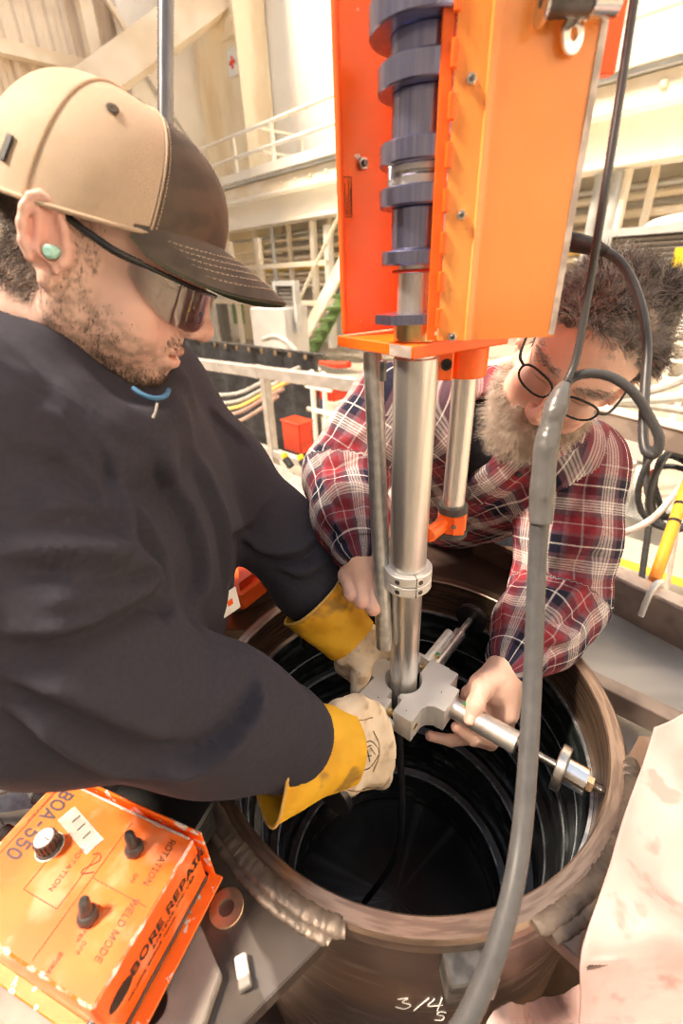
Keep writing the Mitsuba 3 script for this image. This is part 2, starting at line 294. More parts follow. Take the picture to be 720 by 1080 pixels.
part(k, 'sleeve', bbox(sp + V(0, 0, .005) + sx * .0085, (.0085, .012, .0095), SA, .0012), 'm_grey_plate', smooth=False, label='grey-blue end')

# ------------------------------------------------------------------ boring bar, cabinet and door
mc = thing('bore_welding_machine', 'orange bore welding machine with an open cabinet, blue collars and a long steel bar', 'machine')
BX = V(CX, CY, 0); RB = .0222
part(mc, 'bar', cyl(BX + V(0, 0, .90), BX + V(0, 0, 1.96), RB, n=48, bev=.001), 'm_bar', label='long bright steel bar')
zc = 1.158
for k in range(2):
    c = part(mc, 'shaft_collar', ringm(BX + V(0, 0, zc + k * .0165), (0, 0, 1), RB, .0335, .0155, 64, .0012), 'm_alu', label='split clamp collar on the bar')
    for sgn in (-1, 1):
        a = math.radians(-95 + 28 * sgn); d = V(math.cos(a), math.sin(a), 0)
        part(c, 'screw', cyl(BX + d * .0325 + V(0, 0, zc + k * .0165 + .0075), BX + d * .0342 + V(0, 0, zc + k * .0165 + .0075), .0036, n=16), 'm_dark_steel')
    a = math.radians(-78); d = V(math.cos(a), math.sin(a), 0)
    part(c, 'split', bbox(BX + d * .0285 + V(0, 0, zc + k * .0165 + .00775), (.0108, .0009, .0158), frame((0, 0, 1), d), 0), 'm_black', smooth=False)
part(mc, 'bar_sleeve', cyl(BX + V(0, 0, 1.1905), BX + V(0, 0, 1.468), .0248, n=48, bev=.001), 'm_bar', label='wider polished upper part of the bar')
# the cabinet: a square base plate with one corner to the camera
PU, PV = unit(V(.539, -.842, 0)), unit(V(.842, .539, 0)); PZ = V(0, 0, 1); PA = np.stack([PU, PV, PZ], 1)
PL = onz(357, 354, 1.485)
def cab(u, v, z): return PL + PU * u + PV * v + PZ * (z - 1.485)
part(mc, 'base_plate', bbox(cab(.065, .074, 1.4785), (.138, .148, .013), PA, .0015), 'm_orange', smooth=False, label='chipped orange base plate')
part(mc, 'plate_wear', bbox(cab(.134 - .0195, .0003, 1.4785), (.034, .0010, .0112), PA, 0), 'm_wear', smooth=False, label='bare metal worn through the paint')
part(mc, 'back_panel', bbox(cab(.008, .085, 1.76), (.005, .164, .545), PA, .001), 'm_orange', smooth=False)
part(mc, 'panel_edge', bbox(cab(.0085, .0035, 1.76), (.0085, .005, .545), PA, .0015), 'm_orange_matte', smooth=False, label='folded front edge')
part(mc, 'rear_panel', bbox(cab(.075, .168, 1.76), (.14, .005, .545), PA, .001), 'm_orange', smooth=False)
nx = part(mc, 'bolt', nutm(cab(.0105, .030, 1.652), PU, .0062, .005), 'm_steel', label='hex nut inside the cabinet')
part(nx, 'stud', cyl(cab(.0155, .030, 1.652), cab(.0185, .030, 1.652), .0030, n=14), 'm_dark_steel')
# printed data plate outline and lines
lp = lambda v, z: cab(.0108, v, z)
dp = [beam(lp(.006, 1.605), lp(.006, 1.640), .0005, .0005, up=PU), beam(lp(.016, 1.605), lp(.016, 1.640), .0005, .0005, up=PU), beam(lp(.006, 1.605), lp(.016, 1.605), .0005, .0005, up=PU), beam(lp(.006, 1.640), lp(.016, 1.640), .0005, .0005, up=PU)]
dp += [beam(lp(.0075 + .0024 * i, 1.6065), lp(.0075 + .0024 * i, 1.6065 + L), .0004, .0007, up=PU) for i, L in enumerate((.028, .018, .031, .024))]
part(mc, 'data_label', cat(dp), 'm_ink', smooth=False, label='small printed data label')
# blue anodised sleeves on the bar
def sleeve(name, z0, z1, r, axis=(0, 0, 1)): return part(mc, name, lathe([(RB * .9, 0), (r - .0012, 0), (r, .0012), (r, z1 - z0 - .0012), (r - .0012, z1 - z0), (RB * .9, z1 - z0)], BX + V(0, 0, z0), n=72, closed=True), 'm_blue_anod')
part(mc, 'foot_flange', extrude(Point(0, 0).buffer(.0285, 24).union(Polygon([(-.046, -.012), (-.020, -.030), (-.005, -.030), (.0, .02), (-.046, .014)])), 0, .009, frame((0, 0, 1), PV), BX + V(0, 0, 1.5035)), 'm_blue_anod', smooth=False, label='blue flange above the base plate')
part(mc, 'bushing', ringm(BX + V(0, 0, 1.485), (0, 0, 1), RB, .0255, .0185, 48), 'm_brass')
part(mc, 'hose_clamp', ringm(BX + V(0, 0, 1.549), (0, 0, 1), RB, .0262, .0035, 48), 'm_steel')
part(mc, 'red_band', ringm(BX + V(0, 0, 1.5495), (0, 0, 1), RB, .0278, .0028, 48), 'm_red')
sleeve('flange', 1.556, 1.5685, .0385); sleeve('sleeve', 1.5685, 1.5705, .0300); sleeve('sleeve', 1.5690, 1.6035, .0290)
sleeve('flange', 1.6035, 1.6185, .0405)
part(mc, 'inner_ring', ringm(BX + V(0, 0, 1.6185), (0, 0, 1), RB, .0305, .0165, 48), 'm_alu')
part(mc, 'hose_clamp', ringm(BX + V(0, 0, 1.626), (0, 0, 1), RB, .0325, .0035, 48), 'm_steel')
sp0 = BX + V(-.0318, -.017, 1.6185); t = np.linspace(0, 1, 90)
part(mc, 'spring', tube(sp0 + np.stack([.0030 * np.cos(t * 50), .0030 * np.sin(t * 50), t * .0165], 1), .0007, 6, raw=True), 'm_chrome')
sleeve('flange', 1.635, 1.6515, .0405); sleeve('sleeve', 1.6515, 1.686, .0300)
sleeve('flange', 1.686, 1.704, .0425); sleeve('sleeve', 1.704, 1.722, .0325)
sleeve('top_flange', 1.722, 1.742, .050)
def zfor(xy, y):
    "the height at which the upright line over xy is seen at pixel row y"
    z = np.linspace(.8, 2.2, 2801); P = np.stack([np.full_like(z, xy[0]), np.full_like(z, xy[1]), z], 1); q = P - EYE
    return float(z[np.argmin(np.abs(540 - FOC * (q @ UPV) / (q @ FWD) - y))])
# door: flat strip with knuckles and nuts, a bend, then the wide leaf
D0, D1, D2 = at(463, 335, .428) * V(1, 1, 0), at(491, 335, .424) * V(1, 1, 0), at(587, 335, .426) * V(1, 1, 0)
dz0, dz1 = at(520, 359, .426)[2], 2.02
door = part(mc, 'door', grid(np.array([[D + V(0, 0, z) for z in np.linspace(dz0, dz1, 12)] for D in (D0, D0 * .5 + D1 * .5, D1, D1 + (D2 - D1) * .02 + V(-.0008, -.0022, 0), D1 + (D2 - D1) * .05 + V(0, -.0012, 0), D1 + (D2 - D1) * .10, D1 + (D2 - D1) * .5, D1 + (D2 - D1) * .96, D2)]), .0032), 'm_orange_door', smooth=50, label='glossy open door, bent near its hinge')
dv = unit(D1 - D0); dn = unit(np.cross(dv, PZ)); dn = dn * (1 if dn[1] < 0 else -1)
lv = unit(D2 - D1)
part(door, 'edge_wear', bbox(D2 + V(0, 0, (dz0 + dz1) / 2) - lv * .003 + unit(np.cross(lv, PZ)) * -.0009 * (1 if np.cross(lv, PZ)[1] > 0 else -1), (.0055, .0008, dz1 - dz0 - .004), np.stack([lv, np.cross(PZ, lv), PZ], 1), 0), 'm_wear', smooth=False, label='edge worn to bare metal')
for i in range(16):
    part(door, 'hinge_knuckle', cyl(D0 - dv * .0006 + dn * .001 + V(0, 0, dz0 + .012 + i * .031), D0 - dv * .0006 + dn * .001 + V(0, 0, dz0 + .029 + i * .031), .0028, n=14), 'm_orange')
part(mc, 'hinge_post', bbox(D0 + V(0, 0, (dz0 + dz1) / 2) - dv * .006 + dn * -.004, (.010, .004, dz1 - dz0), np.stack([dv, np.cross(PZ, dv), PZ], 1), .0008), 'm_orange', smooth=False)
for z in [zfor(D0 + dv * .0135, y) for y in (355, 227, 84, -60)]:
    b = part(door, 'bolt', nutm(D0 + dv * .0135 + dn * .0002 + V(0, 0, z), dn, .0042, .0035), 'm_chrome', label='hex nut')
    part(b, 'stud', cyl(D0 + dv * .0135 + dn * .0035 + V(0, 0, z), D0 + dv * .0135 + dn * .0052 + V(0, 0, z), .0021, n=12), 'm_dark_steel')
# latch near the upper corner of the leaf
ln = -unit(np.cross(lv, PZ)); ln = ln * (1 if ln[1] < 0 else -1)
lc = D1 + lv * .060; lc = lc + V(0, 0, zfor(lc, 14))
lc = D1 + lv * .034; lc = lc + V(0, 0, zfor(lc, 8)); lo_ = lc + ln * .012
lt = part(door, 'latch', cyl(lo_, lo_ + lv * .032, .0105, n=28), 'm_dark_steel', label='latch with bright washers')
part(lt, 'washer', ringm(lo_ - lv * .003, lv, .005, .0150, .003, 30), 'm_chrome')
part(lt, 'barrel', cyl(lo_ + lv * .032, lo_ + lv * .052, .0118, n=28), 'm_chrome')
part(lt, 'washer', ringm(lc + lv * .026 - V(0, 0, .0165) + ln * .002, unit(ln + lv * .5), .004, .0115, .003, 30), 'm_chrome')
part(mc, 'bracket', bbox(D2 + V(.008, .014, zfor(D2, 74) + .12), (.018, .010, .24), np.stack([lv, np.cross(PZ, lv), PZ], 1), .001), 'm_orange', smooth=False)
# under the base plate: clamp block with a cap screw, support pipe, orange arm
SX = V(.1560, .5500, 0)
bk = part(mc, 'clamp_block', cyl(SX + V(0, 0, 1.437), SX + V(0, 0, 1.472), .0245, n=40, bev=.0015), 'm_orange')
part(bk, 'lug', bbox(SX + V(-.026, -.010, 1.4545), (.018, .03, .035), frame((0, 0, 1), V(.9, -.3, 0)), .0015), 'm_orange', smooth=False)
scn = unit(V(-.25, -1, 0)); part(bk, 'cap_screw', lathe([(0, 0), (.0062, 0), (.0062, .006), (.0034, .0062), (.0032, .003), (0, .003)], SX + V(-.0290, -.0225, 1.4555), scn, 20), 'm_black', smooth=30)
part(mc, 'support_pipe', cyl(SX + V(0, 0, 1.262), SX + V(0, 0, 1.438), .0150, n=40), 'm_bar')
ft = part(mc, 'support_foot', cyl(SX + V(0, 0, 1.252), SX + V(0, 0, 1.263), .0205, n=40), 'm_rubber')
part(mc, 'support_clamp', cyl(SX + V(0, 0, 1.224), SX + V(0, 0, 1.252), .0200, n=40), 'm_orange', label='orange clamp at the foot of the support pipe')
part(mc, 'clamp_ear', bbox(SX + V(.004, -.0195, 1.238), (.016, .008, .026), None, .001), 'm_orange', smooth=False)
part(mc, 'foot_ring', ringm(SX + V(0, 0, 1.215), (0, 0, 1), .012, .0225, .009, 40), 'm_rubber')
part(mc, 'torque_arm', cat([tube([BX + V(.026, .002, 1.236), BX + V(.045, .022, 1.236), SX + V(-.012, -.006, 1.238)], [.0105, .0105, .012], 18), cyl(BX + V(.014, .018, 1.236), BX + V(-.012, .03, 1.236), .0115)]), 'm_orange', label='orange arm between bar and clamp')
part(mc, 'arm_screw', cyl(SX + V(-.004, -.0235, 1.24), SX + V(-.004, -.0262, 1.24), .003, n=12), 'm_dark_steel')
part(mc, 'plate_bolt', cyl(onz(404, 380, 1.4725) * V(1, 1, 0) + V(0, 0, 1.452), onz(404, 380, 1.4725) * V(1, 1, 0) + V(0, 0, 1.4725), .0035, n=14), 'm_dark_steel')

# galvanised tube that the right man holds, hanging beside the bar
TA, TB = at(393, 371, .545), at(405, 682, .672)
single('galvanised_tube', lathe([(.0095, 0), (.0122, 0), (.0122, np.linalg.norm(TB - TA)), (.0095, np.linalg.norm(TB - TA))], TB, TA - TB, 28, closed=True), 'm_galv', 'thin galvanised tube hanging left of the bar, gripped by the bearded man', 'tube')

# ------------------------------------------------------------------ centring spider
hb = thing('centring_spider', 'four-armed aluminium centring spider clamped round the bar in the bore', 'tool')
aa = math.radians(-40); EA = V(math.cos(aa), math.sin(aa), 0); EB = V(-EA[1], EA[0], 0); HM = np.stack([EA, EB, PZ], 1)
def H(a, b, z): return V(CX, CY, 0) + EA * a + EB * b + V(0, 0, z)
def block(poly, z0, z1, bev=.0008):
    ms = [extrude(poly, z0 + bev, z1 - bev, HM, V(CX, CY, 0)), extrude(poly.buffer(-bev, join_style=2), z0, z1, HM, V(CX, CY, 0))]
    return cat(ms)
notch = Point(0, 0).buffer(.0300, 32)
h2 = unary_union([Polygon([(.012, -.036), (.020, -.036), (.020, -.062), (.052, -.062), (.052, -.036), (.050, .064), (.078, .064) if False else (.050, .064), (.016, .064), (.016, .030)]), sbox(.030, -.016, .082, .034), sbox(.044, .030, .078, .062) if False else sbox(.040, .028, .066, .062)])
h2 = h2.union(Polygon([(.05, -.036), (.056, -.024), (.066, -.017), (.082, -.016), (.05, .0)])).difference(notch)
h1 = unary_union([sbox(-.040, -.072, .007, .066), sbox(-.086, -.026, -.038, .018)]).difference(notch)
h1 = h1.difference(sbox(-.003, -.045, .02, .06))
zt, zb = .966, .924
j1 = part(hb, 'inner_block', block(h1, zb, zt), 'm_alu', smooth=False, label='aluminium half against the bar')
j2 = part(hb, 'outer_block', block(h2, zb - .002, zt + .001), 'm_alu', smooth=False, label='aluminium half nearest the bare hand')
for a, b, jj, z in ((-.012, -.055, j1, zt), (-.062, -.004, j1, zt), (-.025, .05, j1, zt), (.062, .012, j2, zt + .001), (.036, -.05, j2, zt + .001)):
    part(jj, 'drilled_hole', cyl(H(a, b, z - .001), H(a, b, z + .0002), .0012, n=12), 'm_black')
part(j2, 'threaded_hole', ringm(H(.0523, -.049, .945), EA, .0042, .0058, .0006, 24), 'm_brass')
part(j2, 'hole_bottom', cyl(H(.0515, -.049, .945), H(.0525, -.049, .945), .0042, n=20), 'm_dark_steel')
part(hb, 'clamp_bolt', cat([cyl(H(.0, -.054, .948), H(.024, -.054, .948), .0035, n=16), nutm(H(.0075, -.054, .948), EA, .0065, .0055)]), 'm_brass', label='brass nut on the clamping bolt')
part(hb, 'clamp_bolt', cat([cyl(H(.0, .054, .948), H(.024, .054, .948), .0035, n=16), nutm(H(.0075, .054, .948), EA, .0065, .0055)]), 'm_brass', label='brass nut on the clamping bolt')
def arm(da, off, r0, L0, L1, rod, end, pad_r, mat_pad, extra=False, z=.944):
    side = np.cross(PZ, da); o = V(CX, CY, z) + side * off
    a = part(hb, 'arm', cyl(o + da * r0, o + da * L1, .0165 if extra else .0115, n=36, bev=.001), 'm_bar', label='turned steel arm')
    part(a, 'end_ring', ringm(o + da * (L1 - .004), da, .006, .0168 if extra else .0118, .0042, 36), 'm_alu_side')
    n = int((end - L1) / .0016) if extra else 0
    if extra: part(a, 'threaded_rod', lathe([(0, 0)] + [(.0052 + .0009 * (k % 2), k * .0008) for k in range(int((end - L1) / .0008))] + [(0, end - L1)], o + da * L1, da, 18), 'm_steel')
    else: part(a, 'rod', cyl(o + da * L1, o + da * end, .0058, n=20), 'm_bar')
    part(a, 'grub_screw', cat([cyl(o + da * (r0 + .022) + PZ * .008, o + da * (r0 + .022) + PZ * .0205, .0036, n=16)]), 'm_brass')
    part(a, 'screw_cap', cyl(o + da * (r0 + .022) + PZ * .0205, o + da * (r0 + .022) + PZ * .0222, .0030, n=14), 'm_green', label='green dab on the screw')
    return a, o, side
a, o, sd = arm(EA, .016, .078, .10, .182, 1, .238, .03, 0, True)
part(a, 'foot', ringm(o + EA * .236, EA, .005, .0315, .0125, 48, .0015), 'm_steel', label='thick steel disc')
part(a, 'barrel', cyl(o + EA * .2485, o + EA * .2745, .0178, n=36, bev=.001), 'm_chrome')
part(a, 'nut', nutm(o + EA * .2745, EA, .0105, .0085), 'm_copper')
part(a, 'tip', lathe([(0, 0)] + [(.0058 + .0007 * (k % 2), .0008 * k) for k in range(12)] + [(.002, .0135), (0, .0142)], o + EA * .283, EA, 18), 'm_steel')
a, o, sd = arm(EB, -.018, .060, .10, .172, 1, .218, .03, 0)
part(a, 'second_tube', cyl(o + EB * .060 + sd * .011 + PZ * .012, o + EB * .150 + sd * .011 + PZ * .012, .0085, n=28), 'm_alu')
part(a, 'pad', lathe([(0, 0), (.028, 0), (.031, .002), (.031, .010), (.028, .012), (0, .012)], o + EB * .218, EB, 44), 'm_pad', label='black round pad')
a, o, sd = arm(-EA, -.004, .080, .10, .150, 1, .195, .03, 0)
part(a, 'pad', lathe([(0, 0), (.028, 0), (.031, .002), (.031, .010), (.028, .012), (0, .012)], o - EA * .195, -EA, 44), 'm_pad', label='black round pad')
part(a, 'pad_face', ringm(o - EA * .2072, -EA, .02, .0285, .003, 44), 'm_chrome')
a, o, sd = arm(-EB, .016, .066, .10, .150, 1, .195, .03, 0)
part(a, 'pad', lathe([(0, 0), (.028, 0), (.031, .002), (.031, .010), (.028, .012), (0, .012)], o - EB * .195, -EB, 44), 'm_pad', label='black round pad')
# dark hose hanging in the bore below the spider
hp = [at(421, 770, .735), at(422, 800, .77), at(424, 850, .80), at(421, 890, .83), at(408, 920, .87), at(384, 952, .93)]
single('bore_hose', tube(hp, .0062, 14), 'm_cable', 'thin dark hose hanging into the black bore under the spider', 'hose')
# ------------------------------------------------------------------ control box
cb = thing('control_box', 'scuffed orange control box with a knob and two toggle switches at the lower left', 'control box')
bu = unit(V(.927, -.375, 0)); bv = V(bu[1], -bu[0], 0) * 1.0; bv = -bv if bv[1] > 0 else bv
ZT, ZB = 1.043, .9595
TL = onz(205, 885, ZT) - bu * .192
BW, BD = .192, .130
def B(u, v, z=0.0): return TL + bu * u + bv * v + V(0, 0, z)
BA = np.stack([bu, -bv, (0, 0, 1)], 1)
def bxl(p): q = [p.x - float(TL[0]), p.y - float(TL[1])]; return q[0] * float(bu[0]) + q[1] * float(bu[1]), q[0] * float(bv[0]) + q[1] * float(bv[1]), p.z - ZT
def boxpaint(p, n, uv):
    u, v, z = bxl(p); nn = F3(p, 150., 2., 4)
    e = dr.minimum(dr.abs(u - BW), dr.minimum(dr.abs(v), dr.minimum(dr.abs(v - BD), dr.abs(u))))
    top = dr.abs(z)
    d = dr.sqrt(dr.square(dr.minimum(e, .02)) + dr.square(dr.minimum(top, .02)))
    wear = smoothstep(.0035, .0005, d + (nn - .45) * .010)
    c = mix((.93, .13, .010), (.93, .17, .02), smoothstep(.35, .7, F3(p, 22., 3.)))
    c = mix(c, (.95, .50, .34), .35 * smoothstep(.50, .75, F3(p, 34., 12., 4)))
    return mix(c, (.82, .70, .64), .9 * wear)
mat('m_boxpaint', proc(boxpaint), .34, 0, .5, clearcoat=.6, clearcoat_gloss=.8)
mat('m_flange_paint', chipped((.94, .16, .012), (.72, .62, .56), 130., .60), .4)
part(cb, 'housing', bbox(B(BW / 2, BD / 2, -(ZT - ZB) / 2), (BW, BD, ZT - ZB), BA, .0022), 'm_boxpaint', smooth=False)
part(cb, 'back_flange', bbox(B(BW / 2 - .002, -.0050, -.0375), (BW + .016, .0030, .085), BA, .0012), 'm_flange_paint', smooth=False, label='raised back flange with chipped paint')
part(cb, 'side_flange', bbox(B(BW + .0075, BD / 2, -.0790), (.017, BD + .012, .0030), BA, .0010), 'm_flange_paint', smooth=False)
part(cb, 'front_flange', bbox(B(BW / 2, BD + .0055, -.0790), (BW + .01, .012, .0030), BA, .0010), 'm_flange_paint', smooth=False)
part(cb, 'gasket', bbox(B(BW + .0012, BD / 2, -.0735), (.0016, BD - .004, .005), BA, .0005), 'm_rubber', smooth=False)
part(cb, 'seam', bbox(B(BW / 2, .0018, .0004), (BW - .01, .0022, .0010), BA, .0003), 'm_wear', smooth=False)
tz = .0003
def toptext(t, u, v, h, m='m_ink', bold=False, name='lettering', wide=1.0): return part(cb, name, lettering(t, h, B(u, v, tz), bv, bu, .0003, bold, wide), m, smooth=False, label=f'printed {t}')
toptext('BOA-550', .0175, .0085, .0175, 'm_ink_blue', True, wide=.62)
toptext('WELDING SYSTEMS', .0095, .010, .0028); 
toptext('ROTATION', .1690, .0080, .0070, wide=.8)
toptext('WELD MODE', .1690, .0600, .0070, wide=.8)
toptext('ON', .1560, .044, .004); toptext('STEP', .143, .0905, .0036, 'm_inkred'); toptext('OFF', .150, .0995, .0036, 'm_inkred'); toptext('SPIRAL', .137, .112, .0036)
toptext('ROTATION', .0870, .0460, .0052)
part(cb, 'printed_line', cat([beam(B(.064, .040, tz), B(.064, .092, tz), .0006, .0004), beam(B(.064, .092, tz), B(.108, .092, tz), .0006, .0004), beam(B(.108, .092, tz), B(.108, .045, tz), .0006, .0004), beam(B(.012, .006, tz), B(.012, .095, tz), .0008, .0004), beam(B(.119, .010, tz), B(.119, .125, tz), .0005, .0004), beam(B(.119, .062, tz), B(.186, .062, tz), .0005, .0004)]), 'm_inkred', smooth=False)
# hand-written 2
part(cb, 'handwriting', tube([B(.103, .047, tz), B(.109, .044, tz), B(.114, .048, tz), B(.110, .054, tz), B(.105, .060, tz), B(.107, .063, tz), B(.117, .058, tz)], .0006, 6, 6), 'm_inkred', label='2 written by hand')
tp = lambda u, v: B(u, v, .0006)
part(cb, 'tape', grid(np.array([[tp(.046 + .057 * i / 6 - .006 * j / 6, .0185 + .017 * j / 6 + .014 * i / 6) + V(0, 0, .0004 * math.sin(i * 2 + j)) for j in range(7)] for i in range(7)])[::-1], .0005), 'm_tape', label='piece of pale tape')
part(cb, 'tape_mark', cat([tube([tp(.060 + .012 * i, .024 + .004 * i) + V(0, 0, .0008), tp(.058 + .012 * i, .032 + .004 * i) + V(0, 0, .0008)], .0004, 5, 3) for i in range(3)]), 'm_ink')
# knob: fluted skirt, bright cap
kc = B(.0555, .0570, 0)
part(cb, 'scale_plate', lathe([(0, 0), (.0135, 0), (.0135, .0006), (0, .0006)], kc, n=40), 'm_white')
th = np.linspace(0, 2 * np.pi, 97)[:-1]; fl = Polygon(np.stack([(.0103 + .0007 * np.sign(np.cos(th * 16))) * np.cos(th), (.0103 + .0007 * np.sign(np.cos(th * 16))) * np.sin(th)], 1))
kn = part(cb, 'knob', cat([lathe([(0, .0005), (.0122, .0005), (.0125, .0022), (.011, .0040), (0, .0040)], kc, n=40), extrude(fl, .0035, .0165, None, kc), extrude(fl.buffer(-.0006), .0165, .0172, None, kc)]), 'm_rubber', label='dark fluted knob')
part(kn, 'cap', lathe([(0, 0), (.0092, 0), (.0092, .0010), (.0084, .0018), (0, .0018)], kc + V(0, 0, .0170), n=36), 'm_alu', label='bright cap')
part(kn, 'pointer', bbox(kc + V(0, 0, .019) + bu * .004, (.007, .0009, .0005), BA, 0), 'm_ink', smooth=False)
for (u, v), tilt in (((.1410, .0290), V(-.35, .25, 1)), ((.1410, .0860), V(-.15, .30, 1))):
    c = B(u, v, 0); tw = unit(bu * tilt[0] - bv * tilt[1] + V(0, 0, tilt[2]))
    s = part(cb, 'toggle_switch', cat([nutm(c, (0, 0, 1), .0092, .0028), lathe([(0, .002), (.0088, .002), (.0092, .0045), (.0078, .0085), (.0060, .0098), (0, .0098)], c, n=30)]), 'm_rubber', label='rubber-booted toggle switch')
    part(s, 'lever', tube([c + V(0, 0, .006), c + V(0, 0, .009) + tw * .003, c + V(0, 0, .009) + tw * .012, c + V(0, 0, .009) + tw * .0155], [.0062, .0055, .0048, .0030], 18, 6), 'm_rubber')
# side lettering with its ellipse
sx = lambda v, z: B(BW + .0004, v, z)
part(cb, 'lettering', lettering('BORE REPAIR', .0115, sx(.0990, -.0355), -bv, (0, 0, 1), .0003, True), 'm_ink', smooth=False, label='printed BORE REPAIR')
part(cb, 'lettering', lettering('SYSTEMS, INC. USA', .0046, sx(.0760, -.0445), -bv, (0, 0, 1), .0003), 'm_ink', smooth=False, label='small printed line')
part(cb, 'lettering', lettering('WELDING  BORING  REPAIR', .0034, sx(.1100, -.0535), -bv, (0, 0, 1), .0003), 'm_ink', smooth=False, label='small printed line')
el = Point(0, 0).buffer(1, 24); from shapely import affinity
el = affinity.scale(el, .0125, .0085); part(cb, 'emblem', extrude(el, 0, .0003, np.stack([-bv, V(0, 0, 1), np.cross(-bv, V(0, 0, 1))], 1), sx(.1105, -.0315)), 'm_ink', smooth=False, label='printed dark ellipse')
# cords: two glands on the left, one grey cord at the front corner
for v, r in ((.020, .0062), (.060, .0068)):
    g = part(cb, 'cable_gland', lathe([(0, 0)] + [(r * (1.25 if k % 2 else 1.0), .0022 * (k + .5)) for k in range(10)] + [(r * .8, .026), (0, .026)], B(0, v, -.02), -bu, 20), 'm_black_matte', label='ribbed cable gland')
    part(g, 'cord', tube([B(-.024, v, -.02), B(-.05, v - .004, -.022), B(-.09, v + .012, -.035), B(-.14, v + .03, -.06)], r * .72, 12), 'm_hose')
fg = part(cb, 'cord', tube([B(BW - .020, BD - .002, -.055), B(BW - .022, BD + .020, -.058), B(BW - .030, BD + .05, -.070), B(BW - .05, BD + .10, -.078)], .0048, 12), 'm_hose', label='grey cord leaving the front of the box')
# black tray behind the box
bt = thing('black_tray', 'flat black plastic tray edge showing behind the control box', 'tray')
part(bt, 'rim', bbox(B(.118, -.0330, -.028), (.120, .042, .010), BA, .003), 'm_black', smooth=False)
part(bt, 'base', bbox(B(.118, -.0330, -.058), (.105, .034, .05), BA, .003), 'm_black_matte', smooth=False)
# ------------------------------------------------------------------ the shop
DW, AW = 8.0, 11.6
def hall(a, b, z): return HA * a + HB * b + V(0, 0, z)
HM3 = np.stack([HA, HB, V(0, 0, 1)], 1)
def hbox(a0, a1, b0, b1, z0, z1, bev=0): return bbox(hall((a0 + a1) / 2, (b0 + b1) / 2, (z0 + z1) / 2), (a1 - a0, b1 - b0, z1 - z0), HM3, bev)
def ab(p): return float(p @ HA), float(p @ HB), float(p[2])
struct('floor', hbox(-9, 16, -7, 11, -.06, 0), 'm_floor', False)
struct('wall_back', hbox(-9, AW + .2, DW + .55, DW + .75, 0, 12), 'm_wall', False)
# the near side and the right end of the shop, behind the camera
struct('wall_front', hbox(-7.2, AW + 1.8, -6.2, -6.0, 0, 9.5), 'm_dim', False)
struct('wall_right', hbox(-7.2, -7.0, -6.2, DW + .7, 0, 10.5), 'm_wall', False)
# corrugated end wall on the left, from the column towards the camera's left
nb = 900; bb_ = np.linspace(DW + .5, -9, nb); rip = .035 * np.clip(np.sin(bb_ * 2 * np.pi / .30) * 2.2, -1, 1)
struct('wall_left', grid(np.array([[hall(AW + 1.6 + r, b, z) for b, r in zip(bb_, rip)] for z in (0, 13.0)])), 'm_siding', False)
for i, z in enumerate((5.6, 7.35, 9.3)):
    struct(f'trim_{i + 1}', hbox(AW + 1.30, AW + 1.55, -9, DW, z, z + .22), 'm_truss', False)
for b in (5.6, 3.1):
    single('wall_post', hbox(AW + 1.05, AW + 1.30, b - .13, b + .13, 0, 12.5), 'm_truss', 'tan steel post against the corrugated end wall, %s' % ('nearer the column' if b > 4 else 'further from the column'), 'post', smooth=False)
c0, c1 = ona(92, 95, AW + .7), ona(232, -8, AW - .6)
cbm = single('roof_brace', beam(c0 - (c1 - c0) * .05, c1 + (c1 - c0) * .3, .45, .62, bev=.01), 'm_truss', 'broad tan diagonal roof brace behind the cap', 'beam', smooth=False)
cw0, cw1 = ona(140, 60, AW + .9), ona(238, 205, AW + .9)
single('brace_rod', beam(cw0, cw1 + (cw1 - cw0) * .2, .05, .05), 'm_dim', 'thin dark diagonal rod on the cream panel behind the cap', 'rod', smooth=False)
cq0 = ona(118, 8, AW + .85); cq1 = ona(140, 45, AW + .85)
single('brace_rod', beam(cq0 + (cq0 - cq1), cq1, .09, .09), 'm_truss', 'short tan strut running down to the broad roof brace', 'rod', smooth=False)
a0, a1 = ab(ona(128, 60, AW + 1.2)), ab(ona(215, 60, AW + 1.2))
single('cream_panel', hbox(AW + 1.0, AW + 1.2, min(a0[1], a1[1]), max(a0[1], a1[1]) + .6, 0, 12.5), 'm_wall', 'tall cream wall panel left of the column', 'panel', smooth=False)
# column
ca, cc = ab(onb(215, 60, DW))[0], ab(onb(262, 60, DW))[0]
col = thing('column', 'tall tan building column with a small red sign, left of the walkway', 'column')
part(col, 'shaft', hbox(cc, ca, DW - .25, DW + .5, 0, 12), 'm_column', smooth=False)
part(col, 'edge_flange', hbox(cc - .06, cc, DW - .32, DW + .5, 0, 12), 'm_column', smooth=False)
s0 = onb(245, 66, DW - .28); sg = part(col, 'sign', bbox(s0, (.34, .01, .44), HM3), 'm_white', smooth=False, label='small white sign with a red cross')
part(sg, 'mark', cat([bbox(s0 - HB * .008, (.22, .006, .07), HM3), bbox(s0 - HB * .008, (.07, .006, .2), HM3)]), 'm_red', smooth=False)
s1 = onb(240, 30, DW - .28); part(col, 'conduit_box', bbox(s1, (.36, .05, .30), HM3), 'm_column', smooth=False)
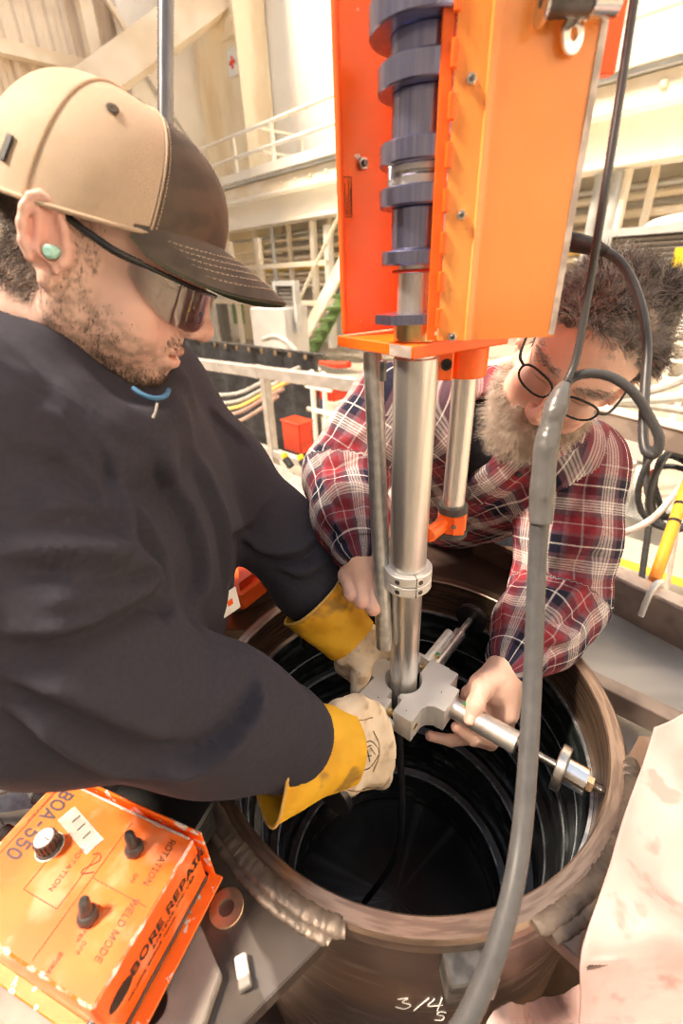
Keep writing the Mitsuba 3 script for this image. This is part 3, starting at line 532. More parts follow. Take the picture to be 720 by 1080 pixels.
# walkway on the runway girder
zw = ab(onb(360, 160, DW - .9))[2]; zw0 = ab(onb(360, 178, DW - .9))[2]; zg0 = ab(onb(360, 222, DW - .6))[2]
gd = thing('crane_girder', 'long white crane runway girder with a riveted ledge along the far wall', 'girder')
aG = ab(onb(200, 212, DW - .9))[0]
part(gd, 'web', hbox(-6, aG, DW - .60, DW - .5, zg0, zw0 - .12), 'm_girder', smooth=False)
part(gd, 'top_flange', cat([hbox(-6, cc - .12, DW - .9, DW + .5, zw - .06, zw), hbox(cc - .12, aG, DW - .9, DW - .36, zw - .06, zw)]), 'm_pipe_grey', smooth=False)
part(gd, 'ledge', hbox(-6, aG, DW - .82, DW - .5, zw - .30, zw - .075), 'm_pipe_cream', smooth=False)
part(gd, 'ledge_lip', hbox(-6, aG, DW - .88, DW - .5, zw - .36, zw - .31), 'm_girder', smooth=False)
part(gd, 'bottom_flange', hbox(-6, aG, DW - .85, DW - .36, zg0 - .06, zg0), 'm_girder', smooth=False)
for i in range(26):
    a = -2 + i * .45
    part(gd, 'rivet', bbox(hall(a, DW - .835, zw - .2), (.07, .035, .07), HM3, .012), 'm_pipe_cream', smooth=False)
single('toe_board', hbox(-6, aG, DW - .935, DW - .90, zw, zw + .16), 'm_girder', 'cream toe board at the foot of the walkway railing', 'board', smooth=False)
rl = thing('walkway_railing', 'cream tubular railing on the walkway above the white girder', 'railing')
zr = ab(onb(250, 142, DW - .86))[2]
for z in (zr, (zr + zw) / 2 + .03): part(rl, 'rail', tube([hall(-6, DW - .86, z), hall(aG, DW - .86, z)], .035, 10, raw=True), 'm_girder')
for q in (250, 290, 372, 700): a = ab(onb(q, 180, DW - .86))[0]; part(rl, 'post', tube([hall(a, DW - .86, zw), hall(a, DW - .86, zr)], .035, 10, raw=True), 'm_girder')
for q in (278, 318):
    a = ab(onb(q, 150, DW + .3))[0]; part(rl, 'post', tube([hall(a, DW + .3, zw), hall(a, DW + .3, zr)], .03, 10, raw=True), 'm_pipe_cream')
for z in (zr - .02, (zr + zw) / 2): part(rl, 'rail', tube([hall(ab(onb(318, 150, DW + .3))[0], DW - .8, z), hall(ab(onb(318, 150, DW + .3))[0], DW + .3, z)], .025, 8, raw=True), 'm_pipe_cream')
# pipes on brackets under the girder
struct('trim_5', hbox(-6, AW, DW + .42, DW + .56, .9, zg0 - .1), 'm_dim', False)
pipes = [(199, .026, 'm_pipe_grey'), (208, .045, 'm_pipe_cream'), (218, .028, 'm_pipe_grey'), (228, .05, 'm_pipe_cream'), (238, .025, 'm_dim'), (247, .045, 'm_pipe_cream'), (257, .026, 'm_pipe_grey'), (266, .05, 'm_pipe_yellow'), (277, .03, 'm_pipe_cream'), (288, .055, 'm_pipe_cream'), (300, .04, 'm_pipe_cream')]
nm = ['topmost', 'second', 'third', 'fourth', 'fifth', 'sixth', 'seventh', 'eighth', 'ninth', 'tenth', 'lowest']
for i, (y, r, m) in enumerate(pipes):
    z = ab(onb(722, y - 8, DW - .2))[2]; off = (i * 37 % 5) * .05
    if z + r > zg0 - .07: continue
    single('wall_pipe', tube([hall(-4, DW - .30 + off, z), hall(aG, DW - .30 + off, z)], r, 12, raw=True), m, '%s%s pipe from the top of the rack under the white girder' % ({'m_pipe_grey': 'grey ', 'm_dim': 'brown ', 'm_pipe_yellow': 'yellow ', 'm_pipe_cream': 'cream '}[m], nm[i]), 'pipe', 'pipes along the far wall')
for i, q in enumerate((686, 640, 600, 345, 300, 262)):
    a = ab(onb(q, 200, DW - .42))[0]
    single('pipe_bracket', hbox(a - .04, a + .04, DW - .44, DW - .36, zg0 - 1.9, zg0), 'm_pipe_cream', 'cream upright bracket carrying the wall pipes, number %d counted from the right' % (i + 1) if False else
           ['cream upright pipe bracket furthest right, above the bearded man', 'cream upright pipe bracket right of the orange door', 'cream upright pipe bracket close behind the orange door', 'cream upright pipe bracket left of the orange cabinet', 'cream upright pipe bracket above the grey louvred panel', 'cream upright pipe bracket beside the cap brim'][i], 'bracket', smooth=False)
vps = [(650, 195, 300, .07, 'm_pipe_grey'), (632, 190, 290, .06, 'm_pipe_grey'), (661, 190, 250, .05, 'm_pipe_cream'), (330, 245, 350, .08, 'm_pipe_cream'), (346, 250, 380, .10, 'm_girder'), (287, 250, 330, .05, 'm_pipe_grey'), (274, 262, 345, .06, 'm_pipe_cream'), (238, 250, 360, .12, 'm_pipe_cream')]
vlab = ['grey vertical pipe right of the thin cable', 'grey vertical pipe at the edge of the orange door', 'thin cream vertical pipe below the white girder at right', 'cream vertical pipe right of the louvred panel', 'thick white vertical pipe beside the orange cabinet', 'grey vertical pipe just left of the louvred panel', 'cream vertical pipe above the cap brim tip', 'broad cream vertical duct beside the brim of the cap']
for (x, y0, y1, r, m), lb in zip(vps, vlab):
    p, q = onb(x, y0, DW - .6), onb(x, y1, DW - .6); single('vertical_pipe', tube([V(p[0], p[1], min(p[2] + .2, zg0 - .08)), V(p[0], p[1], max(q[2], .1))], r, 12, raw=True), m, lb, 'pipe')
e0 = onb(683, 252, DW - .7); single('pipe_elbow', tube([e0 + HA * .05 - V(0, 0, .35), e0 + HA * .04 + V(0, 0, .0), e0 - HA * .2 + V(0, 0, .16), e0 - HA * 1.6 + V(0, 0, .18)], .075, 14), 'm_girder', 'thick white pipe elbow above the grey hair', 'pipe')
def louver(c, w, h, label):
    t = thing('louvred_panel', label, 'vent')
    part(t, 'frame', cat([bbox(c + HA * sx * w / 2, (.07, .1, h), HM3) for sx in (-1, 1)] + [bbox(c + V(0, 0, sz * h / 2), (w + .07, .1, .07), HM3) for sz in (-1, 1)]), 'm_pipe_grey', smooth=False)
    part(t, 'back', bbox(c + HB * .04, (w, .01, h), HM3), 'm_louver', smooth=False)
    n = 11
    for i in range(n): part(t, 'slat', bbox(c + V(0, 0, h * ((i + .5) / n - .5)), (w, .012, h / n * .7), HM3 @ trimesh.transformations.rotation_matrix(.6, (1, 0, 0))[:3, :3]), 'm_louver', smooth=False)
louver(onb(303, 324, 5.2), .52, .72, 'dark grey louvred panel in a metal frame behind the brim tip')
louver(onb(690, 275, 6.0), .95, .55, 'wide dark louvred vent above the bearded man')
# platform stairs and yellowish frames left of the machine
st = thing('green_stairs', 'green and tan steel stairs rising left of the orange cabinet', 'stairs')
s0, s1 = onb(312, 372, 6.2), onb(350, 300, 6.2)
for dd in (0, .5): part(st, 'stringer', beam(s0 + HB * dd, s1 + (s1 - s0) * .4 + HB * dd, .06, .22), 'm_pipe_cream' if dd == 0 else 'm_green_steel', smooth=False)
for i in range(8):
    p = s0 + (s1 - s0) * (i / 6); part(st, 'tread', bbox(p + HB * .25, (.26, .5, .05), HM3), 'm_green_steel', smooth=False)
part(st, 'handrail', tube([s0 + V(0, 0, .75), s1 + (s1 - s0) * .4 + V(0, 0, .75)], .03, 8, raw=True), 'm_pipe_cream')
fr = thing('machine_frame', 'cream steel frame of a machine standing behind the black curtain', 'machine')
for x in (232, 256, 283): p = onb(x, 360, 6.6); part(fr, 'upright', bbox(V(p[0], p[1], 1.1), (.09, .09, 2.4), HM3), 'm_pipe_cream', smooth=False)
for y in (285, 318): p, q = onb(225, y, 6.6), onb(345, y - 6, 6.6); part(fr, 'cross_member', beam(p, V(q[0], q[1], p[2]), .07, .09), 'm_pipe_cream', smooth=False)
p = onb(251, 330, 6.7); part(fr, 'green_door', bbox(p, (.42, .06, .5), HM3), 'm_green_steel', smooth=False)
p = onb(236, 338, 6.7); part(fr, 'dark_cabinet', bbox(p - V(0, 0, .2), (.2, .2, 1.3), HM3), 'm_louver', smooth=False)
# low machines further along
p = onb(330, 372, 6.0); single('white_cabinet', bbox(V(p[0], p[1], .55) - HB * .75, (1.0, .5, 1.1), HM3, .02), 'm_white_box', 'pale cabinet on the shop floor behind the guardrail', 'cabinet', smooth=False)
# black curtain and the hoses along it
CBB = 2.5
def oncurt(x, y): return onb(x, y, CBB)
cu = thing('welding_curtain', 'black welding curtain hung behind the guardrail', 'curtain')
l, r_ = ab(oncurt(180, 376)), ab(oncurt(332, 362)); n = 60; zcu = oncurt(270, 366)[2]
part(cu, 'cloth', grid(np.array([[hall(l[0] + 1.2 + (r_[0] - l[0] - 1.2) * i / n, CBB + .025 * math.sin(i * 1.1) * (1.2 - .2 * z), .02 + z * (zcu - .03)) for i in range(n + 1)] for z in np.linspace(0, 1, 6)]), .004), 'm_curtain')
part(cu, 'top_rail', tube([hall(l[0] + 1.2, CBB, zcu), hall(r_[0] - .1, CBB, zcu)], .014, 10, raw=True), 'm_dark_steel')
part(cu, 'upright', tube([hall(r_[0], CBB, 0), hall(r_[0], CBB, zcu)], .016, 10, raw=True), 'm_dark_steel')
for i in range(8): part(cu, 'grommet', ringm(hall(r_[0] + .1 + i * .2, CBB - .03, zcu - .025), HB, .008, .02, .006, 18), 'm_copper')
for i, (y, m, lb) in enumerate(((405, 'm_hose_light', 'grey hose slung across the black curtain, highest of the slung hoses'), (414, 'm_hose_light', 'second grey hose slung across the black curtain'), (421, 'm_pipe_yellow', 'yellowish hose slung across the black curtain'), (428, 'm_hose_pink', 'upper pink hose slung across the black curtain'), (438, 'm_hose_pink', 'lower pink hose slung across the black curtain'))):
    single('slung_hose', tube([oncurt(205, y - 4) - HB * .25, oncurt(235, y + 4) - HB * .3, oncurt(275, y + 4 - i) - HB * .3, oncurt(305, y - 8 - i * 2) - HB * .28, oncurt(328, 385 + 6 * i) - HB * (.12 + .06 * i)], .016, 10), m, lb, 'hose')
hz = [onb(278, 358, 3.6), onb(290, 355, 3.6), onb(304, 362, 3.6), onb(320, 380, 3.6), onb(338, 392, 3.6)]
single('arched_hose', tube(hz, .035, 12), 'm_hose_light', 'thick grey hose arching over the end of the black curtain', 'hose')
# guardrail
gr = thing('guardrail', 'brushed aluminium guardrail behind the left man, with a square post', 'guardrail')
BG = 1.66; zg = 1.05
ga, gb = ab(onb(168, 373, BG))[0], ab(onb(372, 404, BG))[0] - .05
g0, g1 = onb(200, 382, BG), onb(368, 405, BG); gdv = (g1 - g0)
part(gr, 'top_rail', beam(g0 - gdv * .3, g1 + gdv * .12, .055, .068, bev=.004), 'm_alu_rail', smooth=False)
part(gr, 'joint', bbox(g0 + gdv * .52, (.07, .061, .074), HM3, .004), 'm_alu_rail', smooth=False)
pp = onb(284, 440, BG); part(gr, 'post', bbox(V(pp[0], pp[1], .505), (.052, .052, 1.01), HM3, .004), 'm_alu_rail', smooth=False)
m0, m1 = onb(245, 462, BG), onb(355, 500, BG); part(gr, 'mid_rail', beam(m0 - (m1 - m0), m1 + (m1 - m0) * .5, .045, .05, bev=.004), 'm_alu_rail', smooth=False)
p = onb(331, 430, 2.4); w2 = thing('white_stand', 'white tubular stand beside the plaid sleeve', 'stand')
for dx in (0, .14): part(w2, 'leg', bbox(p - HA * dx + V(0, 0, -.15), (.03, .03, .9), HM3, .003), 'm_girder', smooth=False)
for dz in (.17, -.02): part(w2, 'bar', bbox(p - HA * .07 + V(0, 0, dz), (.3, .03, .03), HM3, .003), 'm_girder', smooth=False)
p = onb(314, 459, 2.1); bn = thing('red_bin', 'red box hung below the guardrail beside its post', 'box')
part(bn, 'body', bbox(p, (.21, .14, .235), HM3, .01), 'm_red', smooth=False); part(bn, 'rim', bbox(p + V(0, 0, .118), (.225, .155, .012), HM3, .004), 'm_red', smooth=False)
p = onb(322, 424, 2.9); single('blue_crate', bbox(p, (.35, .3, .12), HM3, .01), 'm_blue_bin', 'dark blue crate behind the guardrail next to the plaid sleeve', 'crate', smooth=False)
p = onb(322, 432, 2.7); single('yellow_bar', beam(p + HA * .25 + V(0, 0, .0), p - HA * .3 + V(0, 0, .0), .03, .04), 'm_yellow', 'yellow bar lying across the floor behind the guardrail', 'bar', smooth=False)
p = onb(355, 385, 4.6); rt = thing('red_tool', 'red hand tool on the bench just left of the base plate', 'tool')
part(rt, 'body', tube([p + HA * .35, p, p - HA * .25 + V(0, 0, .03)], [.03, .05, .045], 12), 'm_red'); part(rt, 'grip', tube([p + HA * .35, p + HA * .6 - V(0, 0, .04)], .03, 10), 'm_black')
p = onb(350, 412, 2.6); single('red_case', bbox(p, (.24, .2, .12), HM3, .01), 'm_red', 'small red case behind the plaid shoulder', 'case', smooth=False)
for i, (x, y, lb) in enumerate(((301, 483, 'yellow and black hose coupling left of the plaid sleeve'), (318, 485, 'yellow and black hose coupling touching the plaid sleeve'))):
    p = onb(x, y, 1.5); t = thing('hose_coupling', lb, 'coupling')
    part(t, 'cap', lathe([(0, 0), (.018, 0), (.02, .004), (.02, .024), (.014, .03), (0, .03)], p - HA * .0, unit(HA * .5 + V(0, 0, .8)), 20), 'm_yellow'); part(t, 'body', cyl(p - V(0, 0, .005), p - V(0, 0, .005) - unit(HA * .6 + V(0, 0, .5)) * .06, .022, n=20), 'm_black_matte')
# grey sheet under the guardrail
p0, p1, p2 = onb(280, 486, 1.5), onb(352, 520, 1.5), onb(330, 560, 1.3)
single('grey_sheet', grid(np.array([[p0 * (1 - s) + p1 * s + (V(0, 0, -.5) + HB * -.10) * t + HB * .02 * math.sin(6 * s + 3 * t) for s in np.linspace(-.3, 1.2, 12)] for t in np.linspace(0, 1, 10)]), .003), 'm_hose_light', 'pale grey sheet hanging under the guardrail beside the plaid sleeve', 'sheet')
# orange tool under the far arm
p = onz(262, 610, .99); q = onz(247, 575, 1.0)
ot = thing('orange_clamp', 'orange steel clamp lying behind the ring under the far black sleeve', 'clamp')
ox = unit(onz(285, 600, .99) - onz(250, 640, .99)); oy = np.cross((0, 0, 1), ox); OA = np.stack([ox, oy, (0, 0, 1)], 1)
part(ot, 'body', extrude(Polygon([(-.07, -.03), (.02, -.05), (.06, -.02), (.06, .03), (.015, .045), (.0, .1), (-.05, .12), (-.08, .05)]), 0, .035, OA, p - V(0, 0, .02)), 'm_orange_matte', smooth=False)
part(ot, 'knob', cat([cyl(p + oy * .07 + V(0, 0, .015), p + oy * .07 + V(0, 0, .045), .016, n=20), cyl(p + oy * .07 + V(0, 0, .045), p + oy * .07 + V(0, 0, .06), .010, n=20)]), 'm_chrome')
part(ot, 'rib', extrude(Polygon([(-.06, -.02), (.01, -.035), (.04, -.01), (.0, .02)]), .034, .055, OA, p - V(0, 0, .02)), 'm_red', smooth=False)

# ------------------------------------------------------------------ the right side: beam, trough, cables
rb0, rb1 = onb(640, 433, 1.80), onb(720, 448, 1.72)
rd_ = unit((rb1 - rb0) * V(1, 1, 0)); rb1 = rb0 + rd_ * .30
single('steel_beam', beam(rb0 - rd_ * .6 - V(0, 0, .035), rb0 + rd_ * 1.2 - V(0, 0, .035), .06, .075, bev=.004), 'm_railbrown', 'brown steel guard beam behind the plaid shoulder at right', 'beam', smooth=False)
single('beam_cap', beam(rb0 - rd_ * .6 + V(0, 0, .006), rb0 + rd_ * 1.2 + V(0, 0, .006), .075, .008, bev=.002), 'm_railtop', 'pale strip along the top of the brown guard beam', 'strip', smooth=False)
# toe rail and trough
tr0, tr1 = onz(630, 598, .86), onz(722, 641, .86); td = unit(tr1 - tr0); tn = np.cross((0, 0, 1), td); tn = tn if tn @ HB > 0 else -tn
t = thing('trough', 'grey steel trough with a brown rim to the right of the ring', 'trough')
part(t, 'rim', beam(tr0 - td * .35 + tn * .02 - V(0, 0, .004), tr1 + td * .8 + tn * .02 - V(0, 0, .004), .045, .008, bev=.002), 'm_railtop', smooth=False, label='pale rim')
part(t, 'side', beam(tr0 - td * .35 - V(0, 0, .055), tr1 + td * .8 - V(0, 0, .055), .012, .10, bev=.001), 'm_railbrown', smooth=False)
g = [onz(x, y, .74) for x, y in ((560, 640), (722, 712), (735, 790), (640, 735))]
q0 = tr0 - td * .6; q1 = tr1 + td * .8
fp = Polygon([tuple((q0 + tn * .0)[:2]), tuple(q1[:2]), tuple((q1 - tn * .75)[:2]), tuple((q0 - tn * .75)[:2])]).difference(Point(CX, CY).buffer(.325, 48)).difference(Polygon([(-1, -1), (.30, -1), (.30, .40), (.2, .9), (-1, .9)]))
fp = max(getattr(fp, 'geoms', [fp]), key=lambda g: g.area); part(t, 'floor_plate', plate(fp, .755, .01), 'm_grey_plate', smooth=False)
e0, e1 = onz(648, 735, .80), onz(724, 772, .80); ed = unit(e1 - e0)
part(t, 'near_angle', beam(e0 - ed * .25, e1 + ed * .5, .035, .05, bev=.002), 'm_railbrown', smooth=False)
st0 = onz(688, 622, .87)
single('cable_strap', tube([st0 + tn * .05 - V(0, 0, .02), st0 + tn * .03 + V(0, 0, .012), st0 - tn * .004 + V(0, 0, .005), st0 - tn * .014 - V(0, 0, .03), st0 - tn * .016 - V(0, 0, .07)], .007, 10), 'm_white', 'white strap looped over the pale trough rim', 'strap')
o0, o1 = at(690, 612, 1.06), at(722, 518, 1.15)
op = thing('orange_pole', 'orange pole leaning behind the trough rim at the right edge', 'pole')
part(op, 'shaft', tube([o0, o1 + (o1 - o0) * .6], .0135, 14, raw=True), 'm_orange_pole')
for s in (.62, .82): part(op, 'tape_band', cyl(o0 + (o1 - o0) * s, o0 + (o1 - o0) * (s + .03), .0145), 'm_black')
single('floor_line', hbox(-3.6, 1.5, 2.62, 2.70, 0, .003), 'm_yellow', 'worn yellow line painted on the shop floor', 'line', smooth=False)
wp0, wp1 = at(645, 470, 1.95), at(637, 592, 1.75)
single('white_post', tube([wp0, wp1], .020, 14, raw=True), 'm_white', 'white post directly right of the plaid sleeve', 'post')
hs = [at(632, 556, 1.1), at(655, 562, 1.12), at(690, 545, 1.15), at(722, 508, 1.2), at(760, 470, 1.25)]
single('grey_hose', tube(hs, .0085, 12), 'm_hose_light', 'grey hose curving from the plaid elbow to the right edge', 'hose')
for i, (dx, dy, s, ph) in enumerate(((0, 0, 1.0, 0.), (3, 6, .86, .5), (-2, 3, .72, 1.1), (4, -4, 1.12, 1.9), (-4, 8, .6, 2.3))):
    c = at(712 + dx, 510 + dy, 1.55 + .03 * i); tt = np.linspace(0, 2 * np.pi, 26)
    M = np.stack([RGT, UPV, FWD], 1)
    pts = np.array([c + M @ V(.125 * s * math.cos(a + ph), .16 * s * math.sin(a + ph), .03 * math.sin(2 * a + ph)) for a in tt])
    single('cable_coil', tube(pts, .0105 + .002 * (i % 2), 10, raw=True), 'm_black_matte' if i % 2 == 0 else 'm_cable', ['black cable loop', 'second cable loop', 'small inner cable loop', 'outermost cable loop', 'smallest cable loop'][i] + ' of the coil hung under the brown beam', 'cable')
for i, (x, y, d, sz, m, lb) in enumerate(((672, 470, 1.9, (.12, .1, .1), 'm_white_box', 'pale junction box under the brown beam'), (655, 505, 2.0, (.09, .08, .14), 'm_white_box', 'small pale box nearest the white post'), (660, 545, 2.1, (.4, .2, .1), 'm_pipe_grey', 'grey ledge box on the floor behind the trough'))):
    single('utility_box', bbox(at(x, y, d), sz, HM3, .006), m, lb, 'box', smooth=False)
for i, (x0, y0, x1, y1, d, r, m, lb) in enumerate(((682, 455, 666, 545, 1.9, .018, 'm_pipe_grey', 'grey conduit dropping from the pale junction box'), (664, 470, 660, 530, 1.95, .014, 'm_pipe_grey', 'thinner grey conduit beside the small pale box'), (684, 555, 676, 612, 1.5, .010, 'm_black_matte', 'black cable running down behind the trough rim'), (716, 545, 702, 625, 1.4, .007, 'm_hose_pink', 'thin reddish cable right of the orange pole'))):
    single('conduit', tube([at(x0, y0, d), at(x1, y1, d)], r, 10, raw=True), m, lb, 'conduit')
p = at(682, 514, 1.7); single('red_plug', tube([p, p + V(.01, 0, .07)], [.016, .012], 12), 'm_red', 'red plug beside the black cable coil', 'plug')
for i, (y, r, m, lb) in enumerate(((408, .02, 'm_hose_light', 'topmost grey pipe lying beyond the brown beam'), (418, .024, 'm_pipe_grey', 'middle grey pipe lying beyond the brown beam'), (426, .018, 'm_hose_light', 'lowest grey pipe lying beyond the brown beam'))):
    single('stored_pipe', tube([at(636, y + 10 - 6 * i, 2.0 + .1 * i), at(690, y + 3, 1.95 + .1 * i), at(735, y - 14 + 12 * i, 1.9 + .1 * i)], r, 10), m, lb, 'pipe')
p = at(716, 272, 3.2); single('yellow_sign', bbox(p, (.07, .03, .13), HM3), 'm_yellow', 'small yellow board at the right edge above the hair', 'sign', smooth=False)
lad = thing('ladder', 'pale ladder leaning at the right edge behind the bearded man', 'ladder')
l0, l1 = at(694, 402, 3.0), at(726, 330, 3.0)
for s in (0, .13): part(lad, 'rail', tube([l0 + HA * -s - V(0, 0, .8), l1 - HA * s + V(0, 0, .6)], .018, 8, raw=True), 'm_girder')
for k in range(6): p = l0 + (l1 - l0) * (k / 4 - .2); part(lad, 'rung', tube([p, p - HA * .13], .012, 8, raw=True), 'm_girder')
# dark pole in the left foreground of the shop
pq, pr = at(175, -60, 1.5), at(174, 420, 1.75); pe = pq + (pr - pq) * (pq[2] / (pq[2] - pr[2]))
single('steel_pole', tube([pe, pq + (pq - pr) * .5], .027, 20, raw=True), 'm_pole', 'dark round steel pole rising behind the cap', 'pole')

# ------------------------------------------------------------------ cables of the machine
jn = at(590, 424, .44)
mh = [at(592, 412, .44), at(583, 440, .44), at(574, 480, .445), at(570, 530, .45), at(566, 600, .46), at(562, 700, .455), at(558, 780, .44), at(551, 870, .42), at(540, 940, .40), at(520, 1010, .385), at(492, 1075, .375), at(455, 1130, .37)]
hg = thing('power_hose', 'thick grey hose with a heat-shrunk splice running down in front of the bearded man', 'hose')
part(hg, 'hose', tube(mh[2:], .0092, 20), 'm_hose')
part(hg, 'splice', tube([at(596, 404, .44), at(590, 418, .44), at(583, 440, .44), at(576, 470, .443), at(573, 500, .446), at(571, 530, .45), at(570, 552, .452)], [.0050, .0085, .0115, .0102, .0118, .0112, .0122, .0116, .0112], 20), 'm_shrink', label='lumpy heat-shrink sleeve')
tc = [at(676, -40, .36), at(667, 10, .37), at(652, 110, .385), at(634, 225, .40), at(620, 310, .42), at(608, 375, .435), at(598, 402, .44)]
single('thin_cable', tube(tc, .0037, 14), 'm_cable', 'thin black cable running from the top edge down to the splice', 'cable')
lc_ = [at(592, 414, .445), at(602, 400, .445), at(620, 394, .44), at(645, 398, .435), at(668, 414, .43), at(685, 440, .43), at(695, 463, .43), at(691, 479, .435), at(681, 476, .44), at(678, 455, .445), at(680, 410, .45), at(682, 360, .455), at(674, 315, .46), at(657, 280, .465), at(636, 264, .47), at(616, 258, .475), at(590, 254, .485)]
lo = thing('loop_cable', 'grey cable looping from the splice past the grey hair to behind the door', 'cable')
part(lo, 'cable', tube(lc_, .0046, 14), 'm_cable')
part(lo, 'strain_relief', tube([at(640, 266, .469), at(624, 260, .473), at(606, 256, .48), at(588, 253, .488)], [.0048, .0082, .0092, .0098], 18), 'm_black_matte', label='black strain relief')

# ------------------------------------------------------------------ pink leather blanket over the right plate
def drape():
    left = np.array([onz(x, y, z) for x, y, z in ((690, 768, 1.02), (680, 800, 1.005), (662, 850, .985), (645, 905, .975), (622, 975, .968), (613, 1015, .95), (613, 1060, .90), (608, 1130, .84))])
    left = catmull(left, 8); right = left + V(.34, .10, 0) * np.linspace(1, .6, len(left))[:, None] + V(0, -.1, .02) * np.linspace(0, 1, len(left))[:, None]
    s = np.linspace(0, 1, 46); P = left[:, None] * (1 - s[None, :, None]) + right[:, None] * s[None, :, None]
    q = P * 9.0; P[..., 2] += .05 * (meshkit.fbm(q, 3, 5) - .45) * np.minimum(1, s * 5 + .2)[None] + .014 * np.sin(P[..., 0] * 46 + P[..., 1] * 30 + 2 * meshkit.noise(P * 12)) * np.minimum(1, s * 4)[None]
    P[..., 2] = np.maximum(P[..., 2], .9495 - 10 * (np.arange(len(left)) > 40)[:, None]); return P
bl = thing('leather_blanket', 'pale pink leather welding blanket draped over the right plate', 'blanket')
part(bl, 'top_sheet', grid(drape(), .0025), 'm_pink', smooth=True)
def lower():
    a = np.array([onz(x, y, .76) for x, y in ((506, 1092), (532, 1066), (560, 1052), (590, 1044), (630, 1036))]); a = catmull(a, 7)
    P = np.array([[p + V(.05, -.22, -.12) * t + V(0, 0, .03 * math.sin(3 * t + k * .3)) for t in np.linspace(0, 1, 18)] for k, p in enumerate(a)])
    P += (meshkit.fbm(P * 14, 3, 8)[..., None] - .45) * V(0, .02, .05); return P
part(bl, 'hanging_fold', grid(lower(), .0025), 'm_pink', smooth=True)
# ------------------------------------------------------------------ soft bodies: signed distances, meshed by surface nets
def cone(a, b, ra, rb=None):
    "a rounded cone from a to b"
    a, b = np.asarray(a, float), np.asarray(b, float); rb = ra if rb is None else rb
    d = b - a; L2 = max(d @ d, 1e-12)
    def f(P):
        t = np.clip(((P - a) @ d) / L2, 0, 1); return np.linalg.norm(P - a - t[:, None] * d, axis=1) - (ra + (rb - ra) * t)
    return f
def ball(c, r): c = np.asarray(c, float); return lambda P: np.linalg.norm(P - c, axis=1) - r
def ell(c, r, M=None):
    c, r = np.asarray(c, float), np.asarray(r, float)
    def f(P):
        q = P - c
        if M is not None: q = q @ M
        k0 = np.linalg.norm(q / r, axis=1); k1 = np.linalg.norm(q / r**2, axis=1); return k0 * (k0 - 1) / np.maximum(k1, 1e-9)
    return f
def chain(pts, rs): return [cone(pts[i], pts[i + 1], rs[i], rs[i + 1]) for i in range(len(pts) - 1)]
def smin(a, b, k):
    h = np.maximum(k - np.abs(a - b), 0) / k; return np.minimum(a, b) - h * h * k * .25
def smax(a, b, k): return -smin(-a, -b, k)
def union(fs, k=.01):
    def f(P):
        d = fs[0](P)
        for g in fs[1:]: d = smin(d, g(P), k)
        return d
    return f
def nets(fn, lo, hi, h, block=8, slack=1.7):
    lo, hi = np.asarray(lo, float), np.asarray(hi, float)
    nb = np.ceil((hi - lo) / (h * block)).astype(int); N = nb * block
    bi = np.stack(np.meshgrid(*[np.arange(k) for k in nb], indexing='ij'), -1).reshape(-1, 3)
    dc = fn(lo + (bi * block + (block - 1) / 2) * h); rad = h * block * math.sqrt(3) / 2 * slack
    G = np.empty(N, np.float32)
    G.reshape(nb[0], block, nb[1], block, nb[2], block)[...] = np.sign(dc).reshape(nb)[:, None, :, None, :, None]
    act = bi[np.abs(dc) < rad]; off = np.stack(np.meshgrid(*[np.arange(block)] * 3, indexing='ij'), -1).reshape(-1, 3)
    for s in range(0, len(act), 600):
        idx = (act[s:s + 600, None] * block + off[None]).reshape(-1, 3); G[idx[:, 0], idx[:, 1], idx[:, 2]] = fn(lo + idx * h)
    G[[0, -1]] = 1; G[:, [0, -1]] = 1; G[:, :, [0, -1]] = 1
    S = G < 0; c = np.zeros(np.array(S.shape) - 1, np.int8)
    for a, b, d in np.ndindex(2, 2, 2): c += S[a:S.shape[0] - 1 + a, b:S.shape[1] - 1 + b, d:S.shape[2] - 1 + d]
    cells = np.argwhere((c > 0) & (c < 8)); ids = np.full(c.shape, -1, np.int64); ids[tuple(cells.T)] = np.arange(len(cells))
    acc, cnt = np.zeros((len(cells), 3)), np.zeros(len(cells))
    for ax in range(3):
        o1, o2 = [k for k in range(3) if k != ax]
        for u in (0, 1):
            for v in (0, 1):
                p = cells.copy(); p[:, o1] += u; p[:, o2] += v; q = p.copy(); q[:, ax] += 1
                a, b = G[tuple(p.T)], G[tuple(q.T)]; m = (a < 0) != (b < 0); t = np.where(m, a / np.where(m, a - b, 1), 0)
                x = p.astype(float); x[:, ax] += t; acc[m] += x[m]; cnt[m] += 1
    V_ = lo + acc / cnt[:, None] * h; F_ = []
    for ax in range(3):
        o1, o2 = [(1, 2), (2, 0), (0, 1)][ax]
        sl = [slice(1, -1)] * 3; sl[ax] = slice(0, -1); sh = list(sl); sh[ax] = slice(1, None)
        a, b = S[tuple(sl)], S[tuple(sh)]; e = np.argwhere(a != b)
        base = e.copy() + 1; base[:, ax] -= 1; fl = a[tuple(e.T)]
        def cid(d1, d2): q = base.copy(); q[:, o1] -= d1; q[:, o2] -= d2; return ids[tuple(q.T)]
        q = np.stack([cid(1, 1), cid(0, 1), cid(0, 0), cid(1, 0)], 1); q[~fl] = q[~fl][:, ::-1]; F_.append(q)
    q = np.vstack(F_); return trimesh.Trimesh(V_, np.vstack([q[:, [0, 1, 2]], q[:, [0, 2, 3]]]), process=False)
